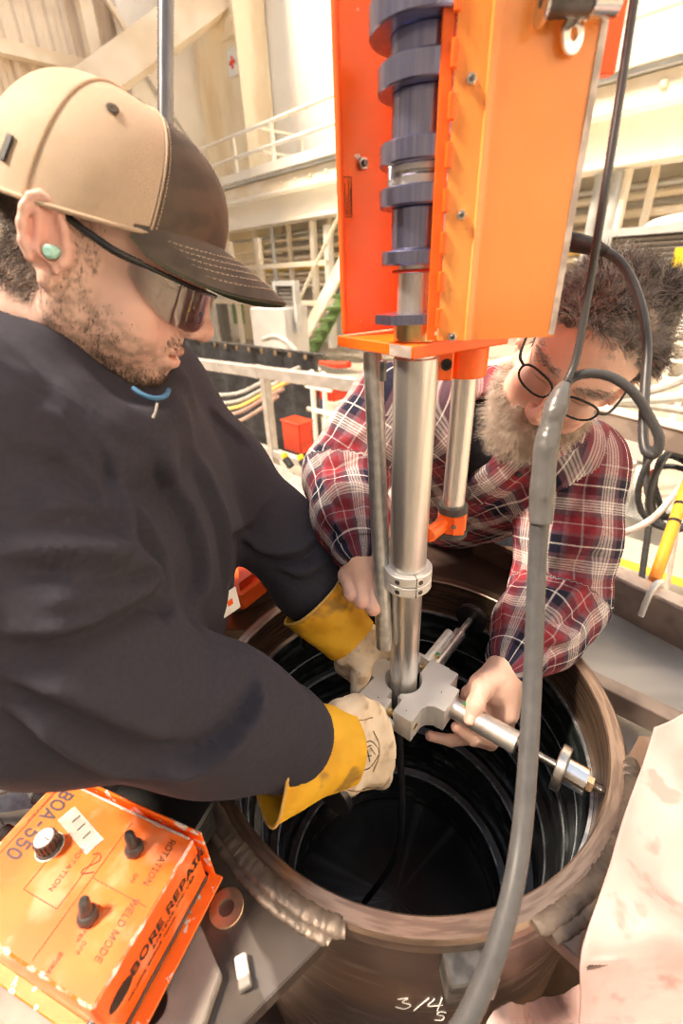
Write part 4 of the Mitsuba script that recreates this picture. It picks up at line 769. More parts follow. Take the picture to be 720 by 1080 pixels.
def relax(m, n=6, lam=.5, mu=-.52):
    import scipy.sparse as sp
    e = m.edges_unique; k = len(m.vertices); A = sp.coo_matrix((np.ones(len(e) * 2), (np.r_[e[:, 0], e[:, 1]], np.r_[e[:, 1], e[:, 0]])), (k, k)).tocsr()
    w = 1 / np.maximum(np.asarray(A.sum(1)).ravel(), 1); v = np.array(m.vertices)
    for i in range(n):
        for s in (lam, mu): v = v + s * ((A @ v) * w[:, None] - v)
    m.vertices = v; return m
def bounds(pts, r): p = np.asarray(pts, float); return p.min(0) - r, p.max(0) + r
def normals_of(m):
    v, f = np.asarray(m.vertices), np.asarray(m.faces); n = np.zeros_like(v); c = np.cross(v[f[:, 1]] - v[f[:, 0]], v[f[:, 2]] - v[f[:, 0]])
    for k in range(3): np.add.at(n, f[:, k], c)
    return n / np.maximum(np.linalg.norm(n, axis=1, keepdims=True), 1e-12)
def segdist(P, a, b):
    d = b - a; t = np.clip(((P - a) @ d) / max(d @ d, 1e-12), 0, 1); return np.linalg.norm(P - a - t[:, None] * d, axis=1), t
def pix(P):
    q = np.asarray(P) - EYE; z = q @ FWD; return 360 + FOC * (q @ RGT) / z, 540 - FOC * (q @ UPV) / z, z
def onmesh(m, pts):
    "the points of the mesh that show at these pixels of the photograph: where the creases of the cloth lie in space"
    x, y, z = pix(m.vertices); out = []
    for a, b in pts:
        d = np.hypot(x - a, y - b); k = np.argsort(d)[:40]; near = k[d[k] < d[k[0]] + 6]; out.append(m.vertices[near[np.argmin(z[near])]])
    return np.array(out)
def creases(m, lines):
    "lines: (pixels, width, height) - ridges (height > 0) and furrows (height < 0) of the cloth"
    v = np.array(m.vertices); n = normals_of(m); h = np.zeros(len(v))
    for pts, w, amp in lines:
        q = catmull(onmesh(m, pts), 5); d = np.full(len(v), 9.0); tt = np.zeros(len(v)); near = np.where(((v > q.min(0) - 3 * w) & (v < q.max(0) + 3 * w)).all(1))[0]
        for i in range(len(q) - 1):
            dd, t = segdist(v[near], q[i], q[i + 1]); c = dd < d[near]; d[near[c]] = dd[c]; tt[near[c]] = (i + t[c]) / (len(q) - 1)
        fade = np.minimum(1, np.minimum(tt, 1 - tt) * 5 + .15)
        h += amp * fade * np.exp(-(d / w)**2)
    m.vertices = v + n * h[:, None]; return m
def overlaps(m, lines):
    "lines: (pixels, width, height) - folds where the cloth above (or right of) the line bulges over the cloth below it"
    v = np.array(m.vertices); n = normals_of(m); h = np.zeros(len(v))
    for pts, w, amp in lines:
        q0 = onmesh(m, pts); q = catmull(q0, 6); nq = np.array([n[np.argmin(((v - a)**2).sum(1))] for a in q]); best = np.full(len(v), 9.0); sg, tt = np.zeros(len(v)), np.zeros(len(v))
        near = np.where(((v > q.min(0) - 4 * w) & (v < q.max(0) + 4 * w)).all(1))[0]
        for i in range(len(q) - 1):
            dd, t = segdist(v[near], q[i], q[i + 1]); c = dd < best[near]; k = near[c]; best[k] = dd[c]; tt[k] = (i + t[c]) / (len(q) - 1); sg[k] = (v[k] - q[i]) @ np.cross(nq[i], unit(q[i + 1] - q[i]))
        fade = np.minimum(1, np.minimum(tt, 1 - tt) * 4 + .05); d = best
        x = sg / .0040; s = .5 + .5 * np.tanh(x); h += amp * fade * (s * np.exp(-(d / w)**1.4) - .8 * (1 - s) * np.exp(-(d / (.55 * w))**1.4))
    m.vertices = v + n * h[:, None]; return m
def put_raw(key, v, f, n, mat_, uv=None, color=None):
    path = meshkit.write_ply(trimesh.Trimesh(v, f, process=False), True, uv, color, n); scene[key] = {'type': 'ply', 'filename': path, 'face_normals': False, 'bsdf': {'type': 'ref', 'id': mat_}}; return key
def strands(roots, dirs, length, r, seed, curl=.0, droop=(0, 0, 0), seg=4, sides=3, spread=.25):
    "hairs as thin three-sided tapering tubes"
    rs = np.random.default_rng(seed); k = len(roots); L = np.broadcast_to(length, (k,)) * rs.uniform(.65, 1.15, k)
    d = dirs + spread * rs.normal(size=(k, 3)); d /= np.linalg.norm(d, axis=1, keepdims=True); p = np.array(roots); pts = [p]
    ax = rs.normal(size=(k, 3)); ax -= d * (ax * d).sum(1)[:, None]; ax /= np.linalg.norm(ax, axis=1, keepdims=True)
    for s in range(seg):
        d = d + np.asarray(droop) / seg + ax * curl / seg; d /= np.linalg.norm(d, axis=1, keepdims=True); p = p + d * (L / seg)[:, None]; pts.append(p)
    pts = np.stack(pts, 1); rr = np.broadcast_to(r, (k,))[:, None] * np.linspace(1, .25, seg + 1)[None]
    t = np.gradient(pts, axis=1); t /= np.linalg.norm(t, axis=2, keepdims=True) + 1e-12
    a = np.cross(t, ax[:, None] + .3); a /= np.linalg.norm(a, axis=2, keepdims=True) + 1e-12; b = np.cross(t, a); th = np.arange(sides) * 2 * np.pi / sides
    v = pts[:, :, None] + rr[:, :, None, None] * (np.cos(th)[:, None] * a[:, :, None] + np.sin(th)[:, None] * b[:, :, None]); v = v.reshape(-1, 3)
    f = []; o = np.arange(k)[:, None] * (seg + 1) * sides
    for s in range(seg):
        for j in range(sides):
            j2 = (j + 1) % sides; q = [s * sides + j, s * sides + j2, (s + 1) * sides + j2, (s + 1) * sides + j]
            f.append((o + np.array([q[0], q[1], q[2]]))); f.append((o + np.array([q[0], q[2], q[3]])))
    return trimesh.Trimesh(v, np.vstack(f), process=False)
# ------------------------------------------------------------------ heads (x: nose, y: the person's left, z: up; the origin between the ears)
def head_sdf(open_mouth=0.0, full=1.0):
    def m2(f): return lambda P: f(np.stack([P[:, 0], np.abs(P[:, 1]), P[:, 2]], 1))
    A = [ell((-.014, 0, .058), (.097, .075, .078)), ell((.022, 0, .045), (.068, .066, .060)),
         ell((.030, 0, -.018), (.064, .060, .084)), m2(cone((.002, .053, -.055), (.062, .024, -.092), .020, .019)),
         m2(cone((.002, .054, -.055), (-.002, .060, .0), .018, .016)), ball((.073, 0, -.094), .0205), ell((.070, 0, -.052), (.026, .031, .030)),
         m2(ell((.062, .041, -.014), (.026, .024, .021))), m2(ell((.052, .045, -.045), (.030, .020 * full, .026)))]
    base = union(A, .022)
    brow = m2(cone((.086, .010, .042), (.068, .047, .040), .0105, .0085)); socket = m2(ell((.0985, .034, .027), (.016, .019, .0125)))
    lid = m2(ell((.0760, .033, .0265), (.0125, .0165, .0118)))
    nose = union([cone((.088, 0, .036), (.101, 0, .014), .0068, .0078), cone((.101, 0, .014), (.1135, 0, -.012), .0078, .0098), ball((.1145, 0, -.0150), .0108), m2(ell((.1045, .0125, -.0200), (.0105, .0075, .0078)))], .008)
    nostril = m2(ell((.1085, .0065, -.0275), (.0050, .0036, .0040)))
    up = union([cone((.0985, 0, -.0455), (.0940, .012, -.0465), .0052, .0050), cone((.0940, .012, -.0465), (.0830, .0235, -.0520), .0050, .0030), cone((.0985, 0, -.0455), (.0940, -.012, -.0465), .0052, .0050), cone((.0940, -.012, -.0465), (.0830, -.0235, -.0520), .0050, .0030)], .004)
    lz = -.0585 - open_mouth
    low = union([cone((.0950, -.011, lz), (.0950, .011, lz), .0060), cone((.0950, .011, lz), (.0830, .0225, -.0535), .0055, .0030), cone((.0950, -.011, lz), (.0830, -.0225, -.0535), .0055, .0030)], .005)
    slit = ell((.1010, 0, -.0520 - open_mouth * .5), (.018, .021, .0012 + open_mouth * .55)); philtrum = cone((.1060, 0, -.030), (.1030, 0, -.041), .0022)
    neck = cone((-.030, 0, -.045), (-.060, 0, -.150), .054, .059)
    def ear(P):
        q = P.copy(); q[:, 1] = np.abs(q[:, 1]); t = np.linspace(-.55, 1.30, 12) * np.pi
        def e(u, w, out): return (-.012 + .0160 * u - .006 * w, .0800 + out, .004 + .0285 * w)
        hel = [e(math.cos(x) if math.cos(x) > -1 else -1, math.sin(x), .0035 + .0085 * (1 - math.cos(x)) / 2) for x in np.linspace(-.30 * np.pi, 1.28 * np.pi, 12)]
        fs = [ell((-.012, .0800, .003), (.0165, .0046, .029), np.array([[.94, -.30, 0], [.30, .94, 0], [0, 0, 1.0]]).T)] + [cone(hel[i], hel[i + 1], .0036, .0036) for i in range(11)]
        fs += [ell((-.006, .0800, -.0285), (.0078, .0050, .0098)), cone((.0045, .0790, .004), (.0050, .0800, -.008), .0045, .0050), cone(e(-.25, .55, .0075), e(-.30, -.45, .0085), .0034), cone(e(-.30, -.45, .0085), e(.35, -.60, .006), .0034, .0032)]
        return smax(union(fs, .0042)(q), -ell((-.004, .0875, -.003), (.0068, .0080, .0095))(q), .003)
    def f(P):
        d = base(P); d = smin(d, brow(P), .014); d = smax(d, -socket(P), .012); d = smin(d, lid(P), .004); d = smin(d, nose(P), .010)
        d = smax(d, -nostril(P), .003); d = smax(d, -philtrum(P), .004); d = smin(d, up(P), .006); d = smin(d, low(P), .006); d = smax(d, -slit(P), .0025)
        d = smin(d, neck(P), .030); return smin(d, ear(P), .006)
    return f
def head_color(P, skin, red, lipc, shade=None):
    "the colours of the skin itself: redder nose, cheeks and ears, lips, lash line and, where it grows, stubble"
    c = np.tile(np.asarray(skin, float), (len(P), 1)); red = np.asarray(red)
    def blend(c, col, w): return c * (1 - w[:, None]) + np.asarray(col) * w[:, None]
    g = lambda ctr, r: np.exp(-(((P - np.asarray(ctr)) / np.asarray(r))**2).sum(1)); A = np.stack([P[:, 0], np.abs(P[:, 1]), P[:, 2]], 1)
    ga = lambda ctr, r: np.exp(-(((A - np.asarray(ctr)) / np.asarray(r))**2).sum(1))
    c = blend(c, red, .55 * np.clip(g((.115, 0, -.016), (.014, .016, .014)) + ga((.075, .045, -.02), (.03, .022, .022)) * .8, 0, 1))
    c = blend(c, red, .65 * np.clip(ga((-.010, .088, .003), (.022, .010, .03)), 0, 1))
    c = blend(c, lipc, .85 * np.clip(np.maximum(ga((.096, .0, -.0465), (.012, .015, .0042)), ga((.096, .0, -.0600), (.012, .014, .0050))), 0, 1))
    c = blend(c, (.10, .05, .04), .8 * np.clip(ga((.0885, .034, .0185), (.008, .013, .0013)) * 1.2, 0, 1))
    m = meshkit.fbm(P * 60, 3, 4)[:, None]; c = c * (1 + .16 * (m - .5))
    if shade is not None: c = shade(P, c, blend)
    return np.clip(c, 0, 1)
scene['m_skin'] = {'type': 'twosided', 'bsdf': {'type': 'principled', 'base_color': {'type': 'mesh_attribute', 'name': 'vertex_color'}, 'roughness': .44, 'specular': .45, 'sheen': .15}}
def place(P, M, t): return np.asarray(P) @ np.asarray(M).T + np.asarray(t)
# ------------------------------------------------------------------ the man in the cap, at the left
def solid(m): 
    try:
        k = m3.Manifold(m3.Mesh(np.asarray(m.vertices, np.float32), np.asarray(m.faces, np.uint32))); return k if k.num_tri() else None
    except Exception: return None
def joined(ms):
    ks = [solid(m) for m in ms]
    if any(k is None for k in ks): return cat(ms)
    k = m3.Manifold.batch_boolean(ks, m3.OpType.Add).to_mesh(); return trimesh.Trimesh(k.vert_properties[:, :3], k.tri_verts, process=False)
M1 = np.array([[.8699, -.0403, .4916], [-.0209, .9928, .1183], [-.4928, -.1132, .8628]]); u_, s_, v_ = np.linalg.svd(M1); M1 = u_ @ v_
T1 = V(-.2375, .5356, 1.5695)
mat('m_hoodie', speck((.040, .039, .052), (.036, .035, .047), 260.), .86, 0, .15, sheen=.12)
mat('m_glove', proc(lambda p, n, uv: mix(mix((.78, .44, .030), (.66, .34, .020), smoothstep(.35, .7, F3(p, 24., 2., 4))), (.30, .17, .05), .75 * smoothstep(.56, .74, F3(p, 30., 9., 4)))), .62, 0, .3, sheen=.3)
mat('m_glove_edge', (.62, .38, .10), .7)
mat('m_leather', proc(lambda p, n, uv: mix(mix((.78, .66, .50), (.66, .52, .36), smoothstep(.35, .7, F3(p, 30., 5., 4))), (.34, .23, .13), .7 * smoothstep(.57, .75, F3(p, 42., 9., 4)))), .66, 0, .3, sheen=.3)
mat('m_seam', (.30, .20, .11), .7)
mat('m_jeans', speck((.06, .07, .10), (.04, .045, .07), 90.), .8)
mat('m_boot', (.10, .065, .04), .6)
RS, LS = V(-.335, .345, 1.425), V(-.300, .700, 1.405)
RE, RW, LE, LW = at(72, 708, .425), at(345, 790, .585), at(290, 560, .78), at(372, 668, .745)
NK = V(-.315, .535, 1.475); HIP = V(-.46, .53, .92)
p1 = thing('person', 'man in a tan and dark cap and black hoodie with yellow gauntlets, at left', 'person')
def stubble(P, c, blend):
    a = np.abs(P[:, 1]); jaw = smooth01((-.012 - P[:, 2] + .25 * np.maximum(P[:, 0] - .03, 0) * -1) / .03) * smooth01((P[:, 0] + .012) / .02) * smooth01((P[:, 2] + .145) / .03)
    keep = np.exp(-((P[:, 0] - .066)**2 / .0007 + (a - .038)**2 / .0004 + (P[:, 2] + .028)**2 / .0006)); lips = np.exp(-((P[:, 0] - .098)**2 / .0004 + a**2 / .0006 + (P[:, 2] + .053)**2 / .00009))
    n = meshkit.fbm(P * 130, 3, 9)
    w = jaw * (1 - np.clip(keep * 1.3, 0, 1)) * (1 - np.clip(lips * 1.4, 0, 1)) * (.22 + .5 * smooth01((n - .38) / .25))
    sb = smooth01((.012 - np.abs(P[:, 0] - .012)) / .008) * (P[:, 2] > -.03) * (P[:, 2] < .04) * (a > .05)
    hair = smooth01((-.010 - P[:, 0]) / .012) * smooth01((P[:, 2] + .050) / .02)
    c = blend(c, (.16, .10, .07), np.clip(w * .85, 0, .8)); return blend(c, (.10, .07, .055), .75 * np.clip(hair * (a < .079), 0, 1))
def smooth01(t): t = np.clip(t, 0, 1); return t * t * (3 - 2 * t)
hm = relax(nets(head_sdf(.0022, 1.08), (-.13, -.11, -.17), (.14, .11, .15), .0024), 3)
SK1, RED1, LIP1 = (.74, .50, .42), (.76, .31, .25), (.62, .28, .235)
headL = np.array(hm.vertices); hw = hm.copy(); hw.vertices = place(headL, M1, T1)
# the rest of the body under the clothes: trunk, arms and hands (the hands sit inside the gloves)
def under(nk, hip, rs_, re, rw, ls, le, lw, rh, lh, sc=1.0):
    A = chain([rs_, re, rw, rh], [.050, .042, .028, .014]) + chain([ls, le, lw, lh], [.050, .042, .028, .014])
    A += [cone(nk, nk * .75 + hip * .25, .055, .12), cone(nk * .75 + hip * .25, hip, .125, .13), cone(rs_, ls, .055), cone(nk, rs_, .05, .045), cone(nk, ls, .05, .045)]
    return union(A, .04)
RH, LH = at(366, 790, .600), at(374, 674, .742)
NB = place([(-.056, 0, -.14)], M1, T1)[0]
ub = nets(under(NB, HIP, RS, RE, RW, LS, LE, LW, RH, LH), *bounds([RS, LS, RE, LE, RW, LW, RH, LH, HIP, NB], .2), .010)
body = joined([hw, ub]); bl_ = (np.asarray(body.vertices) - T1) @ M1
put(p1 + '__body', body, 'm_skin', True, color=head_color(bl_, SK1, RED1, LIP1, stubble))
# hair below the cap, beard, brows
hv, hn = headL, normals_of(hm); rng = np.random.default_rng(11)
def scatter(mask_fn, n, seed):
    r = np.random.default_rng(seed); f = np.asarray(hm.faces); c = hv[f].mean(1); ar = hm.area_faces * np.clip(mask_fn(c), 0, 1); k = r.choice(len(f), n, p=ar / ar.sum()); w = r.dirichlet((1, 1, 1), n)
    return (hv[f[k]] * w[..., None]).sum(1), (hn[f[k]] * w[..., None]).sum(1)
def beard1(c):
    a = np.abs(c[:, 1]); n = meshkit.fbm(c * 110, 3, 9)
    chin = smooth01((-.068 - c[:, 2]) / .02) * smooth01((c[:, 0] - .03) / .02); jaw = .38 * smooth01((-.02 - c[:, 2]) / .03) * smooth01((c[:, 0] + .012) / .02) * smooth01((.075 - c[:, 0]) / .03) * (n > .46) * (c[:, 2] > -.125)
    must = .6 * np.exp(-((c[:, 2] + .039)**2 / .00004)) * (c[:, 0] > .078) * (a < .028); side = .8 * (np.abs(c[:, 0] - .014) < .010) * (c[:, 2] > -.03) * (c[:, 2] < .04) * (a > .055) * (a < .0775)
    cheek = np.exp(-((c[:, 0] - .066)**2 / .0006 + (a - .038)**2 / .0004 + (c[:, 2] + .028)**2 / .0006)); lip = np.exp(-((c[:, 0] - .098)**2 / .0005 + a**2 / .0007 + (c[:, 2] + .054)**2 / .00008))
    return np.clip(chin + jaw + must + .35 * side, 0, 1) * (1 - np.clip(1.5 * cheek, 0, 1)) * (1 - np.clip(1.6 * lip, 0, 1)) * (c[:, 2] > -.128)
mat('m_hair_dark', speck((.075, .05, .036), (.035, .024, .018), 200.), .45, 0, .4)
mat('m_hair_soft', speck((.12, .085, .065), (.07, .05, .04), 200.), .5, 0, .4)
r_, n_ = scatter(beard1, 7500, 3); ln_ = .0045 + .011 * smooth01((-.075 - r_[:, 2]) / .03)
bd = strands(r_, n_ * .55 + V(.25, 0, -.75), ln_, .00024, 5, .5, (.1, 0, -.4)); bd.vertices = place(bd.vertices, M1, T1)
part(p1, 'beard', bd, 'm_hair_dark', smooth=True, label='short patchy dark beard')
r_, n_ = scatter(lambda c: (c[:, 0] < .004) * (c[:, 2] < .05) * (c[:, 2] > -.055) * smooth01((-.008 - c[:, 0]) / .012 + .0 * c[:, 2]) * (np.abs(c[:, 1]) < .0785), 5200, 4)
hd = strands(r_ + n_ * .001, n_ * .5 + V(-.25, 0, -.8), .013, .00035, 6, .3, (0, 0, -.3)); hd.vertices = place(hd.vertices, M1, T1)
part(p1, 'hair', hd, 'm_hair_soft', smooth=True, label='short dark hair below the cap')
r_, n_ = scatter(lambda c: np.exp(-((c[:, 2] - .047 + .004 * np.abs(np.abs(c[:, 1]) - .03) / .03)**2 / .000012)) * (c[:, 0] > .05) * (np.abs(np.abs(c[:, 1]) - .034) < .022), 500, 7)
for s_ in (r_[:, 1] < 0, r_[:, 1] >= 0):
    eb = strands(r_[s_], n_[s_] * .4 + np.sign(r_[s_, 1:2]) * V(0, .8, 0) + V(0, 0, .15), .009, .0003, 8, .2); eb.vertices = place(eb.vertices, M1, T1); part(p1, 'eyebrow', eb, 'm_hair_dark', smooth=True)
# ear plug
ep = place([(-.003, -.0800, -.004), (-.004, -.0935, -.006)], M1, T1); mat('m_plug', (.42, .78, .68), .5); part(p1, 'ear_plug', cyl(ep[0], ep[1], .0050, .0056, 20, .002), 'm_plug', label='pale green ear plug')
# cap
def zb(f): return .034 + .024 * np.cos(f) + .006 * np.cos(2 * f)
CA, CB, CTOP = .1110, .0905, .143
def crown(f, t, grow=0.0):
    f, t = np.broadcast_arrays(np.asarray(f, float), np.asarray(t, float)); z0 = zb(f)
    s = np.cos(t * np.pi / 2)**.62; u = np.sin(t * np.pi / 2)**(.98); front = .5 + .5 * np.cos(f)
    x = -.008 + (CA + grow) * np.cos(f) * s * (1 + .02 * front); y = (CB + grow) * np.sin(f) * s
    z = z0 + (CTOP + grow - z0) * u; z = z - .012 * np.exp(-((np.cos(f) + 1) / .5)**2) * (1 - t) * .0
    return np.stack([x, y, z], -1)
FS = math.radians(53)
def cappart(f0, f1, n, thick=.0018, m=26): return grid(crown(np.linspace(f0, f1, n)[:, None], np.linspace(0, 1, m)[None] * .995), thick, False)
def local1(m): m = m.copy(); m.vertices = place(m.vertices, M1, T1); return m
def capmesh(p, n, uv):
    u, v = uv.x * 330., uv.y * 120.; g = dr.minimum(dr.abs(u - dr.floor(u) - .5), dr.abs(v - dr.floor(v) - .5))
    return mix(mix((.57, .44, .325), (.50, .38, .265), smoothstep(.35, .7, F3(p, 26., 2.))), (.24, .17, .11), .75 * smoothstep(.16, .30, g) )
mat('m_cap_mesh', proc(capmesh), .7, 0, .3)
mat('m_cap_dark', proc(lambda p, n, uv: mix((.098, .076, .060), (.068, .056, .046), smoothstep(.35, .7, F3(p, 60., 3., 4)))), .72, 0, .3, sheen=.3)
mat('m_cap_under', (.07, .085, .055), .7)
cap = p1 + '__cap'
fb = np.linspace(FS, 2 * np.pi - FS, 90); tb = np.linspace(0, .995, 26); Pb = crown(fb[:, None], tb[None])
uvb = np.stack(np.broadcast_arrays((fb[:, None] - FS) / (2 * np.pi), tb[None]), -1).reshape(-1, 2)
gm = grid(place(Pb.reshape(-1, 3), M1, T1).reshape(Pb.shape)); put(cap, gm, 'm_cap_mesh', True, uv=uvb); labels[cap] = {'label': 'trucker cap, tan mesh at the back'}
part(cap, 'front_panel', local1(cappart(-FS - .015, FS + .015, 50)), 'm_cap_dark', smooth=True, label='dark waxed front panel')
def brim(u, v):
    f = u * math.radians(60); b = crown(f, np.zeros_like(f) + .02, -.001); w = np.clip(1 - np.abs(u)**2.2, 0, 1)**.8
    out = np.stack([.080 * w * (1 - .0 * u), .006 * np.sin(f) * w, -.010 - .0 * w + 0 * u], -1); p = b + out * v[..., None] if v.ndim == u.ndim else b
    p = p.copy(); p[..., 2] += (-.024 * (p[..., 1] / .08)**2 * np.clip(v * 1.2, 0, 1) - .006 * v**2) * w**.6; return p
uu, vv = np.meshgrid(np.linspace(-1, 1, 50), np.linspace(0, 1, 16), indexing='ij'); bp = brim(uu, vv)
bm = part(cap, 'brim', local1(grid(bp + V(0, 0, .0015), .0016)), 'm_cap_dark', smooth=40, label='curved brown brim')
part(bm, 'underside', local1(grid(bp - V(0, 0, .0004), .0014)), 'm_cap_under', smooth=40, label='green underside')
def dashes(fn, n, r=.00038, duty=.62):
    ts = np.linspace(0, 1, n + 1); return [tube([fn(a), fn(a + (b - a) * duty * .5) , fn(a + (b - a) * duty)], r, 5, 2) for a, b in zip(ts[:-1], ts[1:])]
mat('m_thread', (.62, .52, .40), .7)
st_ = []
for v0 in (.30, .42, .54, .66, .80): st_ += dashes(lambda t, v0=v0: place([brim(np.array([(-.86 + 1.72 * t) * (1 - .12 * v0)]), np.array([v0]))[0] + V(0, 0, .0042)], M1, T1)[0], 46)
part(bm, 'stitching', cat(st_), 'm_thread', label='pale rows of stitching')
ss = dashes(lambda t: place([crown(-FS + .035, .03 + .75 * t, .0012)], M1, T1)[0], 34) + dashes(lambda t: place([crown(FS - .035, .03 + .75 * t, .0012)], M1, T1)[0], 34)
part(cap, 'stitching', cat(ss), 'm_thread', label='pale seam stitching')
part(cap, 'seam', cat([tube(place([crown(sg * FS, t, .0008) for t in np.linspace(.0, .96, 14)], M1, T1), .0010, 6, 3) for sg in (-1, 1)]), 'm_cap_mesh')
part(cap, 'seam', tube(place([crown(-math.radians(103), t, .0006) for t in np.linspace(.0, .96, 14)], M1, T1), .0012, 6, 3), 'm_cap_mesh')
part(cap, 'sweatband', tube(place([crown(f, 0.0, .0004) for f in np.linspace(FS, 2 * np.pi - FS, 40)], M1, T1), .0022, 8, 2), 'm_cap_mesh')
q = crown(-math.radians(82), .55, .001); qn = unit(q - V(-.008, 0, .06)); part(cap, 'eyelet', local1(ringm(q, qn, .0012, .0050, .0014, 20)), 'm_cap_dark', label='dark eyelet')
q = crown(-math.radians(117), .16, .001); qn = unit((q - V(-.008, 0, .05)) * V(1, 1, .1)); part(cap, 'tag', local1(bbox(q, (.0085, .0016, .021), frame(unit(crown(-math.radians(117), .2) - crown(-math.radians(117), .12)), np.cross(qn, unit(crown(-math.radians(117), .2) - crown(-math.radians(117), .12)))), .0004)), 'm_black_matte', smooth=False, label='small dark tag')
part(cap, 'button', local1(cyl((-.008, 0, CTOP - .002), (-.008, 0, CTOP + .004), .008, n=20, bev=.002)), 'm_cap_dark')
# wrap-round safety glasses
gl = p1 + '__safety_glasses'
def lensp(th, z, g=0.0):
    z = z - .0205; g = g + .005; a = math.radians(th); return V(.018 + (.0885 + g) * math.cos(a) + (.01 - z) * .08, (.0765 + g) * math.sin(a), z)
scene['m_lens'] = {'type': 'blendbsdf', 'weight': .08, 'a': {'type': 'thindielectric', 'specular_transmittance': rgb((.30, .19, .16))}, 'b': {'type': 'twosided', 'bsdf': {'type': 'conductor', 'specular_reflectance': rgb((.95, .9, .88))}}}
def lens(sg):
    G = []
    for th in np.linspace(7, 68, 26):
        e = (th - 7) / 61; top = .0440 - .004 * e; bot = .002 + .026 * max(0, (e - .45) / .55)**1.8 + .010 * max(0, (.22 - e) / .22)**1.5
        G.append([lensp(sg * th, top + (bot - top) * t, .0025) for t in np.linspace(0, 1, 12)])
    return np.array(G)
put(gl, local1(cat([tube([lensp(s * th, .0448 - .004 * max(0, (th - 7) / 61), .0025) for th in np.linspace(0, 68, 24)], .0022, 8, 2) for s in (-1, 1)])), 'm_black', True); labels[gl] = {'label': 'wrap-round safety glasses with brown mirrored lenses'}
for s in (-1, 1):
    part(gl, 'lens', local1(grid(lens(s))), 'm_lens', smooth=True)
    part(gl, 'temple', local1(tube([lensp(s * 62, .0415, .003), lensp(s * 76, .0405, .0045), V(.012, s * .0825, .0235), V(-.010, s * .0815, .026), V(-.028, s * .080, .008)], [.0030, .0036, .0034, .0030, .0022], 10, 8)), 'm_black', label='dark temple arm')
part(gl, 'nose_pad', local1(cat([ell_ for ell_ in [tube([lensp(s * 8, .024, -.001), lensp(s * 9, .012, -.002)], .0024, 8, 4) for s in (-1, 1)]])), 'm_black')
# hoodie
def torso1(P):
    d = smin(ell((-.318, .53, 1.27), (.168, .225, .23))(P), ell((-.375, .535, 1.09), (.178, .215, .22))(P), .08)
    for g in (cone(RS + V(.0, .02, -.01), LS + V(0, -.02, -.01), .085), cone(NK + V(-.02, 0, -.02), RS, .075, .08), cone(NK + V(-.02, 0, -.02), LS, .075, .08)): d = smin(d, g(P), .06)
    return d
def sleeve1(P):
    a = union(chain([RS, RS * .5 + RE * .5, RE, RE * .5 + RW * .5, RW * .80 + RE * .20], [.100, .096, .086, .070, .060]), .05)(P)
    b = union(chain([LS, LS * .45 + LE * .55, LE, LE * .5 + LW * .5, LW * .70 + LE * .30], [.088, .074, .068, .064, .054]), .04)(P)
    return np.minimum(a, b)
collar_px = [(-35, 290, .47), (6, 318, .445), (46, 374, .425), (84, 424, .415), (122, 452, .425), (152, 458, .455), (176, 436, .50), (182, 408, .555), (150, 365, .60), (70, 320, .61), (0, 300, .57), (-35, 285, .50)]
CP_ = np.array([at(*c) for c in collar_px]); CP2 = np.array([at(x - 8, y + 22, d) for x, y, d in collar_px])
def hood(P):
    d = union(chain(CP_, [.019] * len(CP_)), .02)(P); e = union(chain(CP2, [.027] * len(CP2)), .03)(P); return smin(d, e, .012)
def hoodie(P):
    d = smin(torso1(P), sleeve1(P), .035); d = smin(d, hood(P), .018)
    w = meshkit.fbm(P * V(9, 9, 14), 3, 21) - .5; d = d + .006 * w
    cut = cone(NB + (T1 - NB) * .02, T1, .062, .075)(P); return smax(d, -cut, .01)
hd_ = nets(hoodie, (-.62, .10, .80), (.10, .93, 1.62), .0050); relax(hd_, 4)
FOLDS = [([(0, 672), (60, 670), (115, 655), (158, 628), (172, 612)], .034, .0105), ([(0, 592), (75, 595), (122, 590), (133, 572)], .030, .0075), ([(70, 612), (120, 606), (150, 602), (163, 616)], .026, .0065), ([(152, 618), (170, 630), (180, 642), (180, 660)], .020, .0060),
         ([(0, 715), (75, 742), (150, 770), (196, 788)], .034, .0085), ([(0, 748), (60, 790), (130, 816), (215, 820)], .030, .0075), ([(272, 708), (270, 745), (240, 784), (200, 800), (160, 790)], .026, .0090),
         ([(118, 470), (120, 530), (131, 574)], .026, .0065), ([(133, 520), (150, 560), (166, 588), (181, 645)], .024, .0075), ([(160, 460), (176, 505), (200, 550), (212, 618), (218, 670)], .024, .0080), ([(208, 470), (222, 512), (238, 565), (240, 630)], .022, .0070),
         ([(240, 566), (265, 556), (295, 520)], .022, .0070), ([(256, 566), (268, 584), (290, 590), (322, 580), (346, 562)], .020, .0075), ([(284, 602), (318, 606), (350, 590)], .018, .0055), ([(222, 430), (240, 446), (268, 472)], .020, .0035),
         ([(0, 462), (75, 488), (108, 530), (118, 560)], .030, .0060), ([(40, 432), (72, 460), (102, 505)], .026, .0050), ([(20, 548), (90, 545), (125, 548)], .026, .0045), ([(40, 640), (100, 632), (140, 618)], .024, .0045), ([(0, 345), (45, 382), (90, 428), (140, 462), (175, 452)], .018, .0026), ([(0, 372), (40, 404), (85, 452), (130, 486)], .022, .0024)]
overlaps(hd_, [(p, w_, a * 2.0) for p, w_, a in FOLDS]); relax(hd_, 1)
hk = put(p1 + '__hoodie', hd_, 'm_hoodie', True, label='black hooded sweatshirt')
